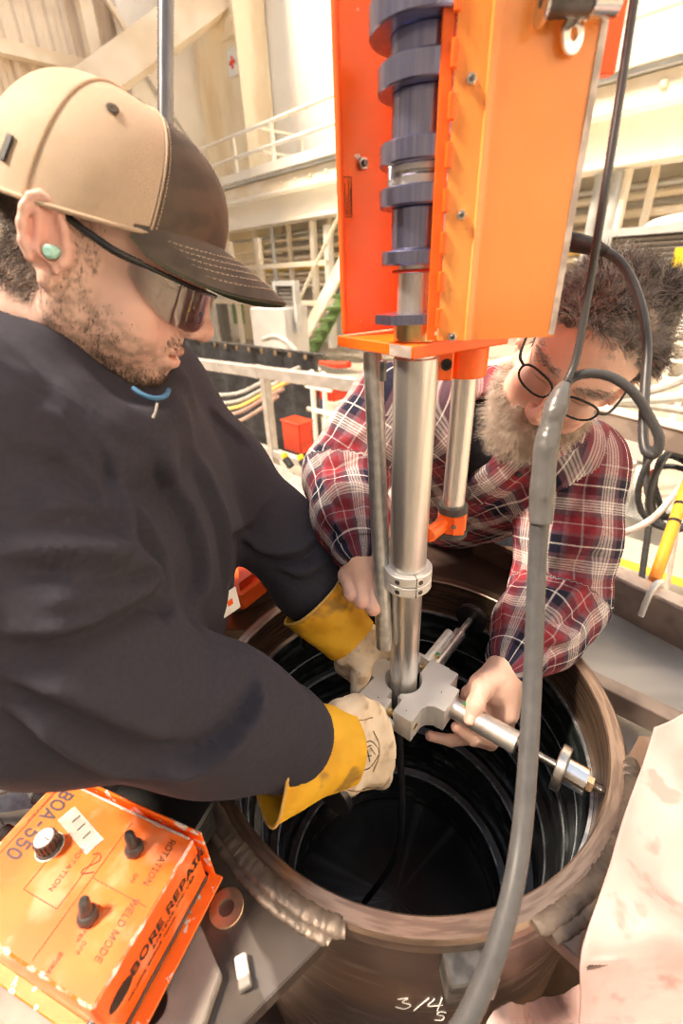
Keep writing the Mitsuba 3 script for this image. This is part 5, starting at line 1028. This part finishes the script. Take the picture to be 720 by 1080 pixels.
# ribbed cuff folds, pocket patch and blue cord
for A_, B_, r0, nm_ in ((RE, RW, .060, 'cuff'), (LE, LW, .051, 'cuff')):
    d = unit(B_ - A_); e = A_ + (B_ - A_) * (.80 if r0 > .055 else .70); part(hk, nm_, lathe([(r0 - .012, -.02), (r0 + .001, -.018), (r0 + .003, -.008), (r0, .006), (r0 - .004, .010), (r0 - .014, .008)], e, d, 40, closed=True), 'm_hoodie', smooth=60)
pp_ = onmesh(hd_, [(243, 634)])[0]; ppn = unit(V(.75, -.62, .1)); PF = frame(ppn, V(.6, .75, 0)); pt_ = part(hk, 'patch', bbox(pp_ + ppn * .003, (.030, .036, .002), PF @ np.diag([1, 1, 1.0]), .0006), 'm_white', smooth=False, label='small pale pocket label')
part(pt_, 'mark', bbox(pp_ + ppn * .0042, (.009, .009, .001), PF, .0003), 'm_orange_matte', smooth=False)
cd = [at(140, 409, .436), at(150, 416, .436), at(163, 420, .440), (at(174, 418, .449)), at(178, 411, .459)]
mat('m_cord_blue', (.05, .16, .30), .5)
bc = part(p1, 'neck_cord', tube(cd, .0024, 10), 'm_cord_blue', label='blue cord under the chin'); part(bc, 'tie', tube([at(166, 425, .437), at(164, 434, .437), at(161, 441, .437)], .0013, 8), 'm_hose_light')
# trousers and boots (below the picture's edge)
def legs(P):
    d = 9.0
    for s in (-1, 1):
        h = HIP + V(0, .085 * s, -.02); k = V(-.44, .52 + .13 * s, .50); a = V(-.47, .52 + .14 * s, .12); d = np.minimum(d, union(chain([h, k, a], [.105, .080, .066]), .05)(P))
    return smin(d, ell((HIP[0], HIP[1], .90), (.155, .19, .12))(P), .05)
part(p1, 'trousers', relax(nets(legs, (-.68, .25, .02), (-.22, .82, 1.05), .014), 3), 'm_jeans', smooth=True)
for s in (-1, 1):
    a = V(-.47, .52 + .14 * s, .0); part(p1, 'boot', relax(nets(lambda P, a=a: smax(union([cone(a + V(0, 0, .16), a + V(0, 0, .06), .055, .052), cone(a + V(-.02, 0, .045), a + V(.15, 0, .035), .048, .044)], .04)(P), .004 - P[:, 2], .01), a - V(.15, .12, .02), a + V(.25, .12, .26), .010), 2), 'm_boot', smooth=True)
# gloves
def glove(parent, cuff_a, cuff_b, ra, rb, flat, flat_dir, hand_fns, lo, hi, k, label, seams=()):
    g = parent + '__' + numbered(parent + 'glove').replace(parent, ''); d = unit(cuff_b - cuff_a); L = np.linalg.norm(cuff_b - cuff_a); X = unit(flat_dir - d * (flat_dir @ d)); Y = np.cross(d, X)
    n, m = 48, 20; th = np.linspace(0, 2 * np.pi, n + 1); G = []
    for a in th: G.append([cuff_a + d * (L * t) + (X * math.cos(a) * 1.0 + Y * math.sin(a) * flat) * ((ra + (rb - ra) * t**.8) * (1 + .035 * math.sin(3 * a + 4 * t) + .025 * math.sin(5 * a + 1.3 + 7 * t))) for t in np.linspace(0, 1, m)])
    cf = grid(np.array(G), .0028); put(g, relax(nets((lambda u: lambda P: u(P) + .0045 * (meshkit.fbm(P * 55, 3, 3) - .5))(union(hand_fns, k)), lo, hi, .0021), 3), 'm_leather', True, label=label)
    part(g, 'gauntlet', cf, 'm_glove', smooth=50, label='stained yellow gauntlet cuff')
    G = np.array(G); part(g, 'edge_binding', tube(G[:, 0], .0020, 8, raw=True), 'm_glove_edge')
    if len(seams): part(g, 'seam', cat([tube(s, .0011, 6, 5) for s in seams]), 'm_seam', label='dark seams and creases')
    return g
# near (right) hand: fist of leather, knuckles to the right, fingers curled under
W = at(352, 790, .590)
kn = [at(396, 765, .630), at(402, 780, .628), at(403, 797, .624), at(396, 814, .620)]
f1 = []
for i, kq in enumerate(kn):
    w0 = at(358, 768 + 15 * i, .592); pip = at(400 + (3, 6, 5, 2)[i], 772 + 16 * i, .662); tip = at(384, 780 + 14 * i, .680)
    f1 += [cone(w0, kq, .021, .0165), cone(kq, pip, .0150, .0140), cone(pip, tip, .0135, .0120)]
f1 += chain([at(358, 752, .600), at(376, 747, .612), at(392, 752, .632), at(401, 762, .652)], [.019, .0165, .0145, .0125]) + [cone(W, at(366, 822, .595), .03, .022), cone(W, at(366, 768, .600), .03, .024)]
sm1 = [[at(366, 752, .573), at(384, 755, .588), at(398, 757, .606)], [at(366, 835, .588), at(384, 838, .598), at(394, 840, .604)]]
g1 = glove(p1, at(284, 798, .548), at(368, 786, .598), .070, .0490, .92, UPV, f1, *bounds([W, *kn, at(384, 790, .68), at(366, 740, .6), at(396, 840, .62)], .05), .012, 'work glove with a yellow gauntlet, nearest the camera')
gm1 = relax(nets(union(f1, .012), *bounds([W, *kn, at(384, 790, .68), at(366, 740, .6), at(396, 840, .62)], .05), .004), 3)
def ink(px): q = onmesh(gm1, px); n = normals_of(gm1); k = [int(np.argmin(((np.asarray(gm1.vertices) - a)**2).sum(1))) for a in q]; return q + n[k] * .0006
logo = [[(382, 806), (379, 796), (383, 786), (392, 781), (400, 784), (404, 792), (400, 802), (391, 811), (381, 813), (382, 806)], [(386, 803), (384, 796), (389, 788), (396, 786)], [(386, 798), (396, 797)], [(390, 790), (393, 803)], [(394, 788), (401, 797)]]
part(g1, 'seam', cat([tube(ink(l), .0009, 6, 5) for l in ([(366, 750), (380, 756), (397, 758)], [(366, 838), (382, 836), (396, 842)], [(398, 770), (404, 782), (404, 800), (398, 816)])]), 'm_seam', label='dark seams and creases')
part(g1, 'printed_emblem', cat([tube(ink(l), .0006, 5, 4) for l in logo]), 'm_ink', label='printed shield emblem')
# far (left) hand: pressing the spider, fingers down, thumb to the bar
W = at(366, 668, .742); pc = at(378, 685, .738)
f2 = [cone(W, pc, .030, .028), cone(W, at(388, 672, .742), .027, .023), cone(W, at(364, 690, .740), .027, .020)]
f2 += chain([at(392, 674, .742), at(402, 683, .744), at(411, 687, .746)], [.0175, .0150, .0130])
f2 += chain([at(386, 690, .734), at(380, 709, .730), at(377, 730, .726)], [.0185, .0150, .0118]) + chain([at(376, 692, .746), at(372, 706, .752), at(374, 716, .756)], [.0160, .0130, .0110])
f2 += chain([at(368, 690, .752), at(365, 702, .757), at(369, 709, .758)], [.0155, .0130, .0115]) + chain([at(362, 688, .758), at(362, 700, .764), at(367, 707, .764)], [.015, .0135, .0120])
g2 = glove(p1, at(330, 632, .725), at(370, 674, .742), .0600, .0470, .80, at(313, 640, .7) - at(360, 612, .7), f2, *bounds([W, pc, at(411, 687, .746), at(377, 730, .728), at(362, 707, .764)], .05), .010, 'work glove with a yellow gauntlet, pressing on the spider')
# ------------------------------------------------------------------ the bearded man behind the ring
M2 = np.array([[-.5932, .7844, .1813], [-.6784, -.3657, -.6372], [-.4336, -.501, .749]]); u_, s_, v_ = np.linalg.svd(M2); M2 = u_ @ v_
T2 = V(.3605, .7012, 1.4169)
def local2(m): m = m.copy(); m.vertices = place(m.vertices, M2, T2); return m
p2 = thing('person', 'grey-bearded man in a red plaid shirt and dark-rimmed glasses, behind the ring', 'person')
SK2, RED2, LIP2 = (.70, .46, .37), (.74, .30, .24), (.58, .30, .25)
rs2, ls2 = at(412, 432, .83), at(606, 492, .85)
re2, rw2, le2, lw2 = at(362, 505, .84), at(380, 586, .672), at(588, 632, .86), at(538, 700, .722)
NB2 = place([(-.056, 0, -.14)], M2, T2)[0]; NK2 = NB2 * .6 + (rs2 + ls2) * .2 + V(0, .02, .0); HIP2 = V(.33, 1.12, .93)
# ---- bare hands: every finger its own chain
def hand(parts, k, pts, h=.0019): return relax(nets(union(parts, k), *bounds(pts, .035), h), 4)
def fing(j, r): return chain(j, r)
# left hand on the spider's tube
w_ = lw2; mcp = [at(505, 720, .724), at(513, 742, .735), at(523, 756, .735), at(532, 764, .728)]
pl_ = [cone(w_, mcp[0], .0255, .0150), cone(w_, mcp[1], .026, .0150), cone(w_, mcp[2], .026, .0150), cone(w_, mcp[3], .025, .0150), cone(w_, at(520, 728, .712), .025, .0205), cone(at(535, 722, .715), at(535, 752, .715), .019, .0165)]
F_ = [fing([mcp[0], at(493, 730, .742), at(488, 742, .752), at(487, 752, .756)], [.0120, .0100, .0090, .0078]),
      fing([mcp[1], at(503, 778, .742), at(475, 781, .728), at(453, 776, .722)], [.0122, .0104, .0094, .0080]),
      fing([mcp[2], at(517, 784, .724), at(499, 780, .704), at(481, 767, .694)], [.0122, .0106, .0098, .0086]),
      fing([mcp[3], at(529, 776, .722), at(519, 783, .706), at(505, 779, .700)], [.0112, .0096, .0088, .0078])]
th_ = fing([at(519, 716, .708), at(508, 727, .690), at(501, 743, .678), at(495, 759, .672)], [.0180, .0145, .0122, .0092])
lh_pts = [w_, *mcp, at(453, 776, .722), at(495, 759, .672), at(505, 779, .700), at(487, 752, .756)]
def hands_union(pl, fs, th, kp=.012):
    a = union(pl, .014); g = [union(f, .004) for f in fs]; t = union(th, .008)
    def f(P):
        d = a(P); fd = g[0](P)
        for x in g[1:]: fd = smin(fd, x(P), .0022)
        d = smin(d, fd, kp * .6); return smin(d, t(P), .010)
    return f
lhm = relax(nets(hands_union(pl_, F_, th_), *bounds(lh_pts, .035), .0018), 3)
# right hand closed round the galvanised tube
w2_ = rw2; mc2 = [at(366, 607, .668), at(379, 605, .662), at(392, 607, .660), at(403, 611, .664)]
pr_ = [cone(w2_, q, .0235, .0135) for q in mc2] + [cone(w2_, at(384, 600, .668), .025, .021)]
F2_ = [fing([mc2[0], at(370, 627, .652), at(374, 624, .678), at(382, 618, .690)], [.0118, .0100, .0092, .0082]), fing([mc2[1], at(381, 634, .647), at(385, 630, .676), at(392, 624, .690)], [.0126, .0108, .0098, .0086]),
       fing([mc2[2], at(393, 641, .646), at(396, 637, .674), at(402, 630, .690)], [.0126, .0110, .0100, .0088]), fing([mc2[3], at(403, 648, .665), at(405, 652, .680), at(408, 640, .692)], [.0122, .0104, .0098, .0086])]
t2_ = fing([at(398, 594, .672), at(410, 604, .678), at(414, 620, .680), at(413, 634, .678)], [.0160, .0130, .0115, .0090])
rhm = relax(nets(hands_union(pr_, F2_, t2_), *bounds([w2_, *mc2, at(370, 630, .65), at(393, 645, .646), at(408, 652, .695), at(414, 620, .68)], .035), .0018), 3)
hm2 = relax(nets(head_sdf(.0, 1.0), (-.13, -.11, -.17), (.14, .11, .15), .0024), 3); head2 = np.array(hm2.vertices); hw2 = local2(hm2)
def under2(P):
    A = chain([rs2, re2, rw2], [.050, .042, .0255]) + chain([ls2, le2, lw2], [.050, .042, .0265]) + [cone(NB2, NK2, .056, .062), cone(NK2, HIP2, .10, .13), cone(rs2, ls2, .055)]
    return union(A, .03)(P)
ub2 = nets(under2, *bounds([rs2, ls2, re2, le2, rw2, lw2, HIP2, NB2], .18), .008)
body2 = joined([hw2, relax(ub2, 2), lhm, rhm]); bv2 = np.asarray(body2.vertices); lv2 = (bv2 - T2) @ M2
def shade2(P, c, blend):
    wv = P @ M2.T + T2
    for tip in (at(495, 762, .668),): pass
    red = np.zeros(len(P))
    for q in (mcp + mc2 + [at(453, 776, .722), at(481, 767, .694), at(495, 759, .672), at(370, 630, .648), at(381, 638, .645), at(393, 644, .644)]): red = np.maximum(red, np.exp(-((wv - q)**2).sum(1) / .00022))
    c = blend(c, (.74, .38, .31), .55 * red)
    a = np.abs(P[:, 1]); jaw = smooth01((-.030 - P[:, 2]) / .03) * smooth01((P[:, 0] + .0) / .02) * (P[:, 2] > -.14)
    hair = smooth01((P[:, 2] - .055 + .55 * np.maximum(0, P[:, 0] - .01)* -1) / .02) * (P[:, 0] < .062)
    return blend(c, (.16, .13, .12), .7 * np.clip(np.maximum(hair * (P[:, 2] > .05), (P[:, 0] < -.025) * (P[:, 2] > -.03)) * (a < .079), 0, 1))
put(p2 + '__body', body2, 'm_skin', True, color=head_color(lv2, SK2, RED2, LIP2, shade2))
# thumb and finger nails
mat('m_nail', (.80, .52, .44), .25)
def nail(c, n, d, w, L): X = unit(d - n * (d @ n)); return local_nail(c, n, X, w, L)
def local_nail(c, n, X, w, L):
    Y = np.cross(n, X); G = np.array([[c + X * (L * (s - .5)) + Y * (w * (t - .5)) * (1 - .25 * max(0, s - .6)) - n * (.0022 * (2 * t - 1)**2) for t in np.linspace(0, 1, 9)] for s in np.linspace(0, 1, 9)]); return grid(G, .0006)
tn_ = onmesh(lhm, [(495, 757)])[0]; kn_ = int(np.argmin(np.linalg.norm(np.asarray(lhm.vertices) - tn_, axis=1))); part(p2, 'nail', nail(tn_ + normals_of(lhm)[kn_] * .0004, normals_of(lhm)[kn_], at(495, 759, .672) - at(501, 743, .678), .0115, .0125), 'm_nail', smooth=True, label='thumb nail')
# ---- hair: curly strands, grey at the front and dark behind
mat('m_hair_grey', speck((.42, .39, .37), (.22, .20, .19), 120.), .38, 0, .5); mat('m_hair_brown', speck((.085, .068, .058), (.04, .032, .028), 120.), .4, 0, .5); mat('m_beard_grey', speck((.60, .52, .45), (.42, .34, .28), 90.), .5, 0, .4)
hn2 = normals_of(hm2)
def scatter2(fn, n, seed):
    r = np.random.default_rng(seed); f = np.asarray(hm2.faces); c = head2[f].mean(1); ar = hm2.area_faces * np.clip(fn(c), 0, 1); k = r.choice(len(f), n, p=ar / ar.sum()); w = r.dirichlet((1, 1, 1), n)
    return (head2[f[k]] * w[..., None]).sum(1), (hn2[f[k]] * w[..., None]).sum(1)
def hairmask(c):
    a = np.abs(c[:, 1]); line = .088 + .05 * np.minimum(0, .045 - a)
    top = (c[:, 2] > .085 - .0 * a) * (c[:, 0] < .066 - .25 * np.maximum(0, a - .03)); side = (c[:, 2] > .020) * (c[:, 0] < .026 + .0 * a) * (a < .079); back = (c[:, 0] < -.028) * (c[:, 2] > -.045)
    return (top + side + back > 0).astype(float) * (a < .0795)
def flow(r, n, seed):
    "locks: the strands of one patch curl together"
    g = np.stack([meshkit.noise(r * 34 + 7 * k, seed + k) - .5 for k in range(3)], 1); return n * .42 + g * 3.2 + V(-.35, 0, .05)
for nm_, key_, n_, sel, L, sd_ in (('hair', 'm_hair_brown', 12000, lambda c: hairmask(c) * (1 - .55 * smooth01((c[:, 0] + .02) / .07)), .030, 21), ('grey_hair', 'm_hair_grey', 7500, lambda c: hairmask(c) * (.25 + .75 * smooth01((c[:, 0] + .03) / .07)), .030, 25)):
    r_, n_v = scatter2(sel, n_, sd_); st2 = strands(r_ - n_v * .001, flow(r_, n_v, 3), L * (.6 + .6 * smooth01((r_[:, 2] - .03) / .06)), (.00055 if nm_ == 'hair' else .0008), sd_, (.9 if nm_ == 'hair' else 1.5), (-.2, 0, -.55), seg=6, spread=.10); part(p2, nm_, local2(st2), key_, smooth=True, label={'hair': 'dark curly hair', 'grey_hair': 'grey curls at the front'}[nm_])
def beard2(c):
    a = np.abs(c[:, 1]); m = smooth01((-.030 - c[:, 2] - .25 * np.maximum(0, c[:, 0] - .06)) / .012) * smooth01((c[:, 0] - .006) / .02) * (c[:, 2] > -.122); must = (c[:, 2] < -.031) * (c[:, 2] > -.044) * (c[:, 0] > .078) * (a < .03)
    lip = np.exp(-((c[:, 0] - .098)**2 / .0006 + a**2 / .0005 + (c[:, 2] + .054)**2 / .00006)); return np.clip(np.maximum(m, must), 0, 1) * (1 - np.clip(1.4 * lip, 0, 1))
r_, n_v = scatter2(beard2, 9000, 31); g2_ = np.stack([meshkit.noise(r_ * 60 + 5 * k, k) - .5 for k in range(3)], 1)
bd2 = strands(r_ - n_v * .001, n_v * .9 + g2_ * 1.5 + V(.2, 0, -.55), .026 + .020 * smooth01((-.06 - r_[:, 2]) / .04), .00036, 33, .9, (.05, 0, -.5), seg=5, spread=.22); part(p2, 'beard', local2(bd2), 'm_beard_grey', smooth=True, label='full greying beard')
r_, n_v = scatter2(lambda c: np.exp(-((c[:, 2] - .047)**2 / .00002)) * (c[:, 0] > .05) * (np.abs(np.abs(c[:, 1]) - .034) < .022), 360, 37); 
for s_ in (r_[:, 1] < 0, r_[:, 1] >= 0): part(p2, 'eyebrow', local2(strands(r_[s_], n_v[s_] * .5 + np.sign(r_[s_, 1:2]) * V(0, .8, 0) + V(0, 0, .2), .011, .00033, 38, .3)), 'm_hair_grey', smooth=True)
# ---- glasses
g2k = p2 + '__glasses'; scene['m_clear_lens'] = {'type': 'thindielectric', 'specular_transmittance': rgb((.93, .93, .92))}
def gp(y, z): return V(.1030 - 3.2 * y * y, y, z)
def rim(sg): return np.array([gp(sg * (.0345 + .0265 * math.copysign(abs(math.cos(a))**.8, math.cos(a))), .022 + .0175 * math.copysign(abs(math.sin(a))**.8, math.sin(a))) for a in np.linspace(0, 2 * np.pi, 41)])
put(g2k, local2(cat([tube(rim(s), .0016, 8, raw=True) for s in (-1, 1)] + [tube([gp(-.009, .028), gp(0, .031) + V(.002, 0, 0), gp(.009, .028)], .0016, 8)])), 'm_black', True); labels[g2k] = {'label': 'dark-rimmed glasses slipping down the nose'}
for s in (-1, 1):
    c0 = gp(s * .0345, .022); rr_ = rim(s); G = np.array([[c0 + (q - c0) * t for t in np.linspace(.02, .98, 6)] for q in rr_]); G[..., 0] = .1030 - 3.2 * G[..., 1]**2
    part(g2k, 'lens', local2(grid(G)), 'm_clear_lens', smooth=True)
    part(g2k, 'temple', local2(tube([gp(s * .061, .028), V(.080, s * .0725, .029), V(.04, s * .0800, .028), V(.0, s * .0815, .026), V(-.018, s * .081, .008)], [.0017, .0020, .0018, .0016, .0016], 8, 8)), 'm_black', label='dark temple arm')
# ---- clothes
def plaid(p, n, uv):
    u, v = uv.x * 9.5, uv.y * 9.5
    def bands(x):
        t = x - dr.floor(x); e = .012
        def seg(a, b): return smoothstep(a - e, a + e, t) * (1 - smoothstep(b - e, b + e, t))
        red = seg(.02, .30); navy = seg(.36, .66); white = seg(.74, .94)
        lines = seg(.77, .785) + seg(.815, .83) + seg(.865, .88) + seg(.905, .92); thin = seg(.495, .520) + .5 * seg(.145, .165)
        return red, navy, white * (1 - dr.minimum(lines, 1)), thin
    def warp(x):
        r, nv, w, t = bands(x); c = mix((.16, .085, .11), (.24, .03, .042), r); c = mix(c, (.014, .014, .032), nv); c = mix(c, (.72, .66, .63), w); return mix(c, (.82, .79, .78), t)
    a, b = warp(u), warp(v + .13); wv = .5 + .0 * u
    c = (a + b) * .5; tw = noise(u * 22, v * 22, 0.0); return c * (.86 + .28 * tw)
mat('m_plaid', proc(plaid), .85, 0, .2, sheen=.3); mat('m_tshirt', speck((.016, .016, .022), (.010, .010, .014), 120.), .85, 0, .2, sheen=.3)
SC2 = rs2 * .5 + ls2 * .5
TX = unit(ls2 - rs2); TZ = unit(SC2 - HIP2); TZ = unit(TZ - TX * (TZ @ TX)); TY = np.cross(TZ, TX); TM = np.stack([TX, TY, TZ], 1)   # his left, his back, up the spine
TC = SC2 * .55 + HIP2 * .45
def torso2(P, g=0.0):
    d = ell(TC + TZ * .06, (.188 + g, .128 + g, .20 + g), TM)(P); d = smin(d, ell(TC - TZ * .12, (.170 + g, .135 + g, .17 + g), TM)(P), .08)
    for q in (cone(rs2 + TX * .02, ls2 - TX * .02, .070 + g), cone(NK2 + TZ * .01, rs2, .070 + g, .068 + g), cone(NK2 + TZ * .01, ls2, .070 + g, .068 + g)): d = smin(d, q(P), .06)
    return d
vn = [at(556, 428, .70), at(520, 462, .70), at(490, 512, .74), at(468, 575, .78)]
vt = onmesh(nets(torso2, *bounds([rs2, ls2, HIP2], .16), .014), [(552, 430), (518, 452), (498, 482), (484, 512)])
wedge = union(chain(list(vt), [.062, .042, .026, .010]), .02)
def arms2(P):
    a = union(chain([rs2, rs2 * .5 + re2 * .5, re2, re2 * .45 + rw2 * .55, rw2 * .93 + re2 * .07], [.082, .077, .072, .062, .041]), .03)(P)
    b = union(chain([ls2, ls2 * .5 + le2 * .5, le2, le2 * .5 + lw2 * .5, lw2 * .93 + le2 * .07], [.088, .088, .084, .070, .044]), .03)(P); return a, b
def shirt(P):
    a, b = arms2(P); d = smin(smin(torso2(P), a, .02), b, .02)
    d = d + .010 * (meshkit.fbm(P * 15, 3, 41) - .5) + .009 * (np.abs(meshkit.noise(P @ TM * V(10, 10, 30) + 3, 5) - .5) - .25) * np.clip(1 - np.minimum(a, b) / .03, 0, 1)
    d = smax(d, -wedge(P), .004); return smax(d, -cone(NB2 + (NB2 - T2) * .6, T2, .062, .075)(P), .006)
sh = relax(nets(shirt, *bounds([rs2, ls2, re2, le2, rw2, lw2, HIP2], .16), .0055), 3)
FOLD2 = [([(332, 470), (360, 462), (392, 450)], .009, .006), ([(328, 488), (352, 488), (380, 482)], .008, -.008), ([(328, 505), (356, 508), (386, 508)], .009, .007), ([(332, 524), (356, 530), (384, 528)], .008, -.007), ([(338, 545), (360, 550), (388, 545)], .008, .006), ([(342, 562), (362, 566), (388, 560)], .007, -.005),
         ([(620, 500), (595, 540), (575, 560)], .012, -.009), ([(640, 540), (610, 575), (570, 590)], .012, .009), ([(640, 580), (610, 602), (560, 606)], .012, -.012), ([(632, 612), (600, 626), (556, 622)], .012, .010), ([(628, 640), (600, 655), (562, 640)], .010, -.010), ([(618, 662), (590, 668), (548, 655)], .010, .008), ([(600, 685), (570, 684), (540, 672)], .008, -.007),
         ([(560, 500), (520, 540), (490, 560)], .012, -.008), ([(590, 470), (560, 520), (540, 556)], .012, .008), ([(546, 600), (534, 630), (530, 660)], .008, .007)]
creases(sh, FOLD2); relax(sh, 1)
# the cloth's own directions: along and round each sleeve, up and across the body
sv, sf, sn = np.asarray(sh.vertices), np.asarray(sh.faces), normals_of(sh); a_, b_ = arms2(sv); t_ = torso2(sv)
lab = np.where(np.minimum(a_, b_) < t_ - .004, np.where(a_ < b_, 1, 2), 0); fl_ = np.sort(lab[sf], axis=1)[:, 1]
def body_uv(P): q = (P - TC) @ TM; c, s = math.cos(.42), math.sin(.42); return np.stack([q[:, 0] * c - q[:, 2] * s, q[:, 0] * s + q[:, 2] * c], 1)
def arm_uv(P, S, E_, W_, up):
    d1, t1 = segdist(P, S, E_); d2, t2 = segdist(P, E_, W_); L1, L2 = np.linalg.norm(E_ - S), np.linalg.norm(W_ - E_); second = d2 < d1
    along = np.where(second, L1 + t2 * L2, t1 * L1); ax1, ax2 = unit(E_ - S), unit(W_ - E_); ang_ = np.zeros(len(P))
    for m_, o, ax in ((~second, S, ax1), (second, E_, ax2)):
        X = unit(up - ax * (up @ ax)); Y = np.cross(ax, X); q = P[m_] - o; ang_[m_] = np.arctan2(q @ Y, q @ X)
    return np.stack([ang_ * .072, along], 1)
toeye = -FWD
uvs = [body_uv(sv), arm_uv(sv, rs2, re2, rw2, toeye), arm_uv(sv, ls2, le2, lw2, toeye)]
VV, FF, NN, UU, o_ = [], [], [], [], 0
for k in range(3):
    f_ = sf[fl_ == k]
    if not len(f_): continue
    ids_, inv = np.unique(f_, return_inverse=True); VV.append(sv[ids_]); NN.append(sn[ids_]); UU.append(uvs[k][ids_]); FF.append(inv.reshape(-1, 3) + o_); o_ += len(ids_)
shk = put_raw(p2 + '__plaid_shirt', np.vstack(VV), np.vstack(FF), np.vstack(NN), 'm_plaid', np.vstack(UU)); labels[shk] = {'label': 'red, navy and white plaid shirt, open at the neck'}
def uvpart(nm, m, uvf, label=None):
    k = numbered(shk + '__' + nm); put_raw(k, np.asarray(m.vertices), np.asarray(m.faces), normals_of(m), 'm_plaid', uvf(np.asarray(m.vertices)))
    if label: labels[k] = {'label': label}
for (S, E_, W_, r0) in ((rs2, re2, rw2, .043), (ls2, le2, lw2, .046)):
    d = unit(W_ - E_); e = E_ + (W_ - E_) * .90; m = lathe([(r0 - .010, -.030), (r0 + .001, -.029), (r0 + .002, -.012), (r0 - .001, .016), (r0 - .003, .018), (r0 - .011, .016)], e, d, 44, closed=True)
    uvpart('cuff', m, lambda P, S=S, E_=E_, W_=W_: arm_uv(P, S, E_, W_, toeye))
def strip(px, w, off, nm):
    q = catmull(onmesh(sh, px), 6); n = np.array([sn[np.argmin(((sv - a)**2).sum(1))] for a in q]); t = np.gradient(q, axis=0); t /= np.linalg.norm(t, axis=1, keepdims=True); s_ = np.cross(n, t)
    G = np.array([[q[i] + s_[i] * w * (j - .5) + n[i] * off for j in np.linspace(0, 1, 5)] for i in range(len(q))]); uvpart(nm, grid(G, .0022), body_uv)
strip([(598, 452), (566, 470), (540, 490), (518, 512), (500, 532)], .030, .005, 'placket')
strip([(612, 450), (600, 462), (580, 470), (562, 470)], .042, .010, 'collar')
for px_ in ((586, 468), (544, 500)):
    b = onmesh(sh, [px_])[0]; n = sn[np.argmin(((sv - b)**2).sum(1))]; part(shk, 'button', cyl(b + n * .008, b + n * .0105, .0052, n=18), 'm_black', label='dark button')
def tee(P): return smax(torso2(P, -.010), -cone(NB2 + (NB2 - T2) * .6, T2, .056, .06)(P), .006)
part(p2, 'undershirt', relax(nets(tee, *bounds([rs2, ls2, HIP2], .16), .009), 3), 'm_tshirt', smooth=True, label='black T-shirt under the plaid shirt')
def legs2(P):
    d = 9.0
    for s in (-1, 1):
        h, k, a = HIP2 + V(.085 * s, .02, -.03), V(.33 + .11 * s, 1.17, .50), V(.33 + .12 * s, 1.22, .12); d = np.minimum(d, union(chain([h, k, a], [.105, .080, .066]), .05)(P))
    return smin(d, ell((HIP2[0], HIP2[1] + .02, .90), (.185, .14, .12))(P), .05)
part(p2, 'trousers', relax(nets(legs2, (.05, .9, .02), (.62, 1.4, 1.05), .014), 3), 'm_jeans', smooth=True)
for s in (-1, 1):
    a = V(.33 + .12 * s, 1.22, .0); part(p2, 'boot', relax(nets(lambda P, a=a: smax(union([cone(a + V(0, 0, .16), a + V(0, 0, .06), .055, .052), cone(a + V(0, .02, .045), a + V(0, -.15, .035), .048, .044)], .04)(P), .004 - P[:, 2], .01), a - V(.12, .25, .02), a + V(.12, .15, .26), .010), 2), 'm_boot', smooth=True)
# ------------------------------------------------------------------ alike things belong together
import re
for key_, group_ in {'slung_hose': 'hoses slung across the black curtain', 'vertical_pipe': 'vertical pipes below the girder', 'pipe_bracket': 'upright pipe brackets under the girder', 'cable_coil': 'loops of the black cable coil', 'hose_coupling': 'yellow and black hose couplings',
                     'wall_post': 'posts against the corrugated wall', 'stored_pipe': 'pipes lying beyond the brown beam', 'utility_box': 'pale boxes under the brown beam', 'conduit': 'conduits and cables behind the trough', 'brace_rod': 'thin braces near the roof',
                     'louvred_panel': 'louvred panels of the shop'}.items():
    for k in labels:
        if re.sub(r'_\d{3}$', '', k) == key_: labels[k]['group'] = group_
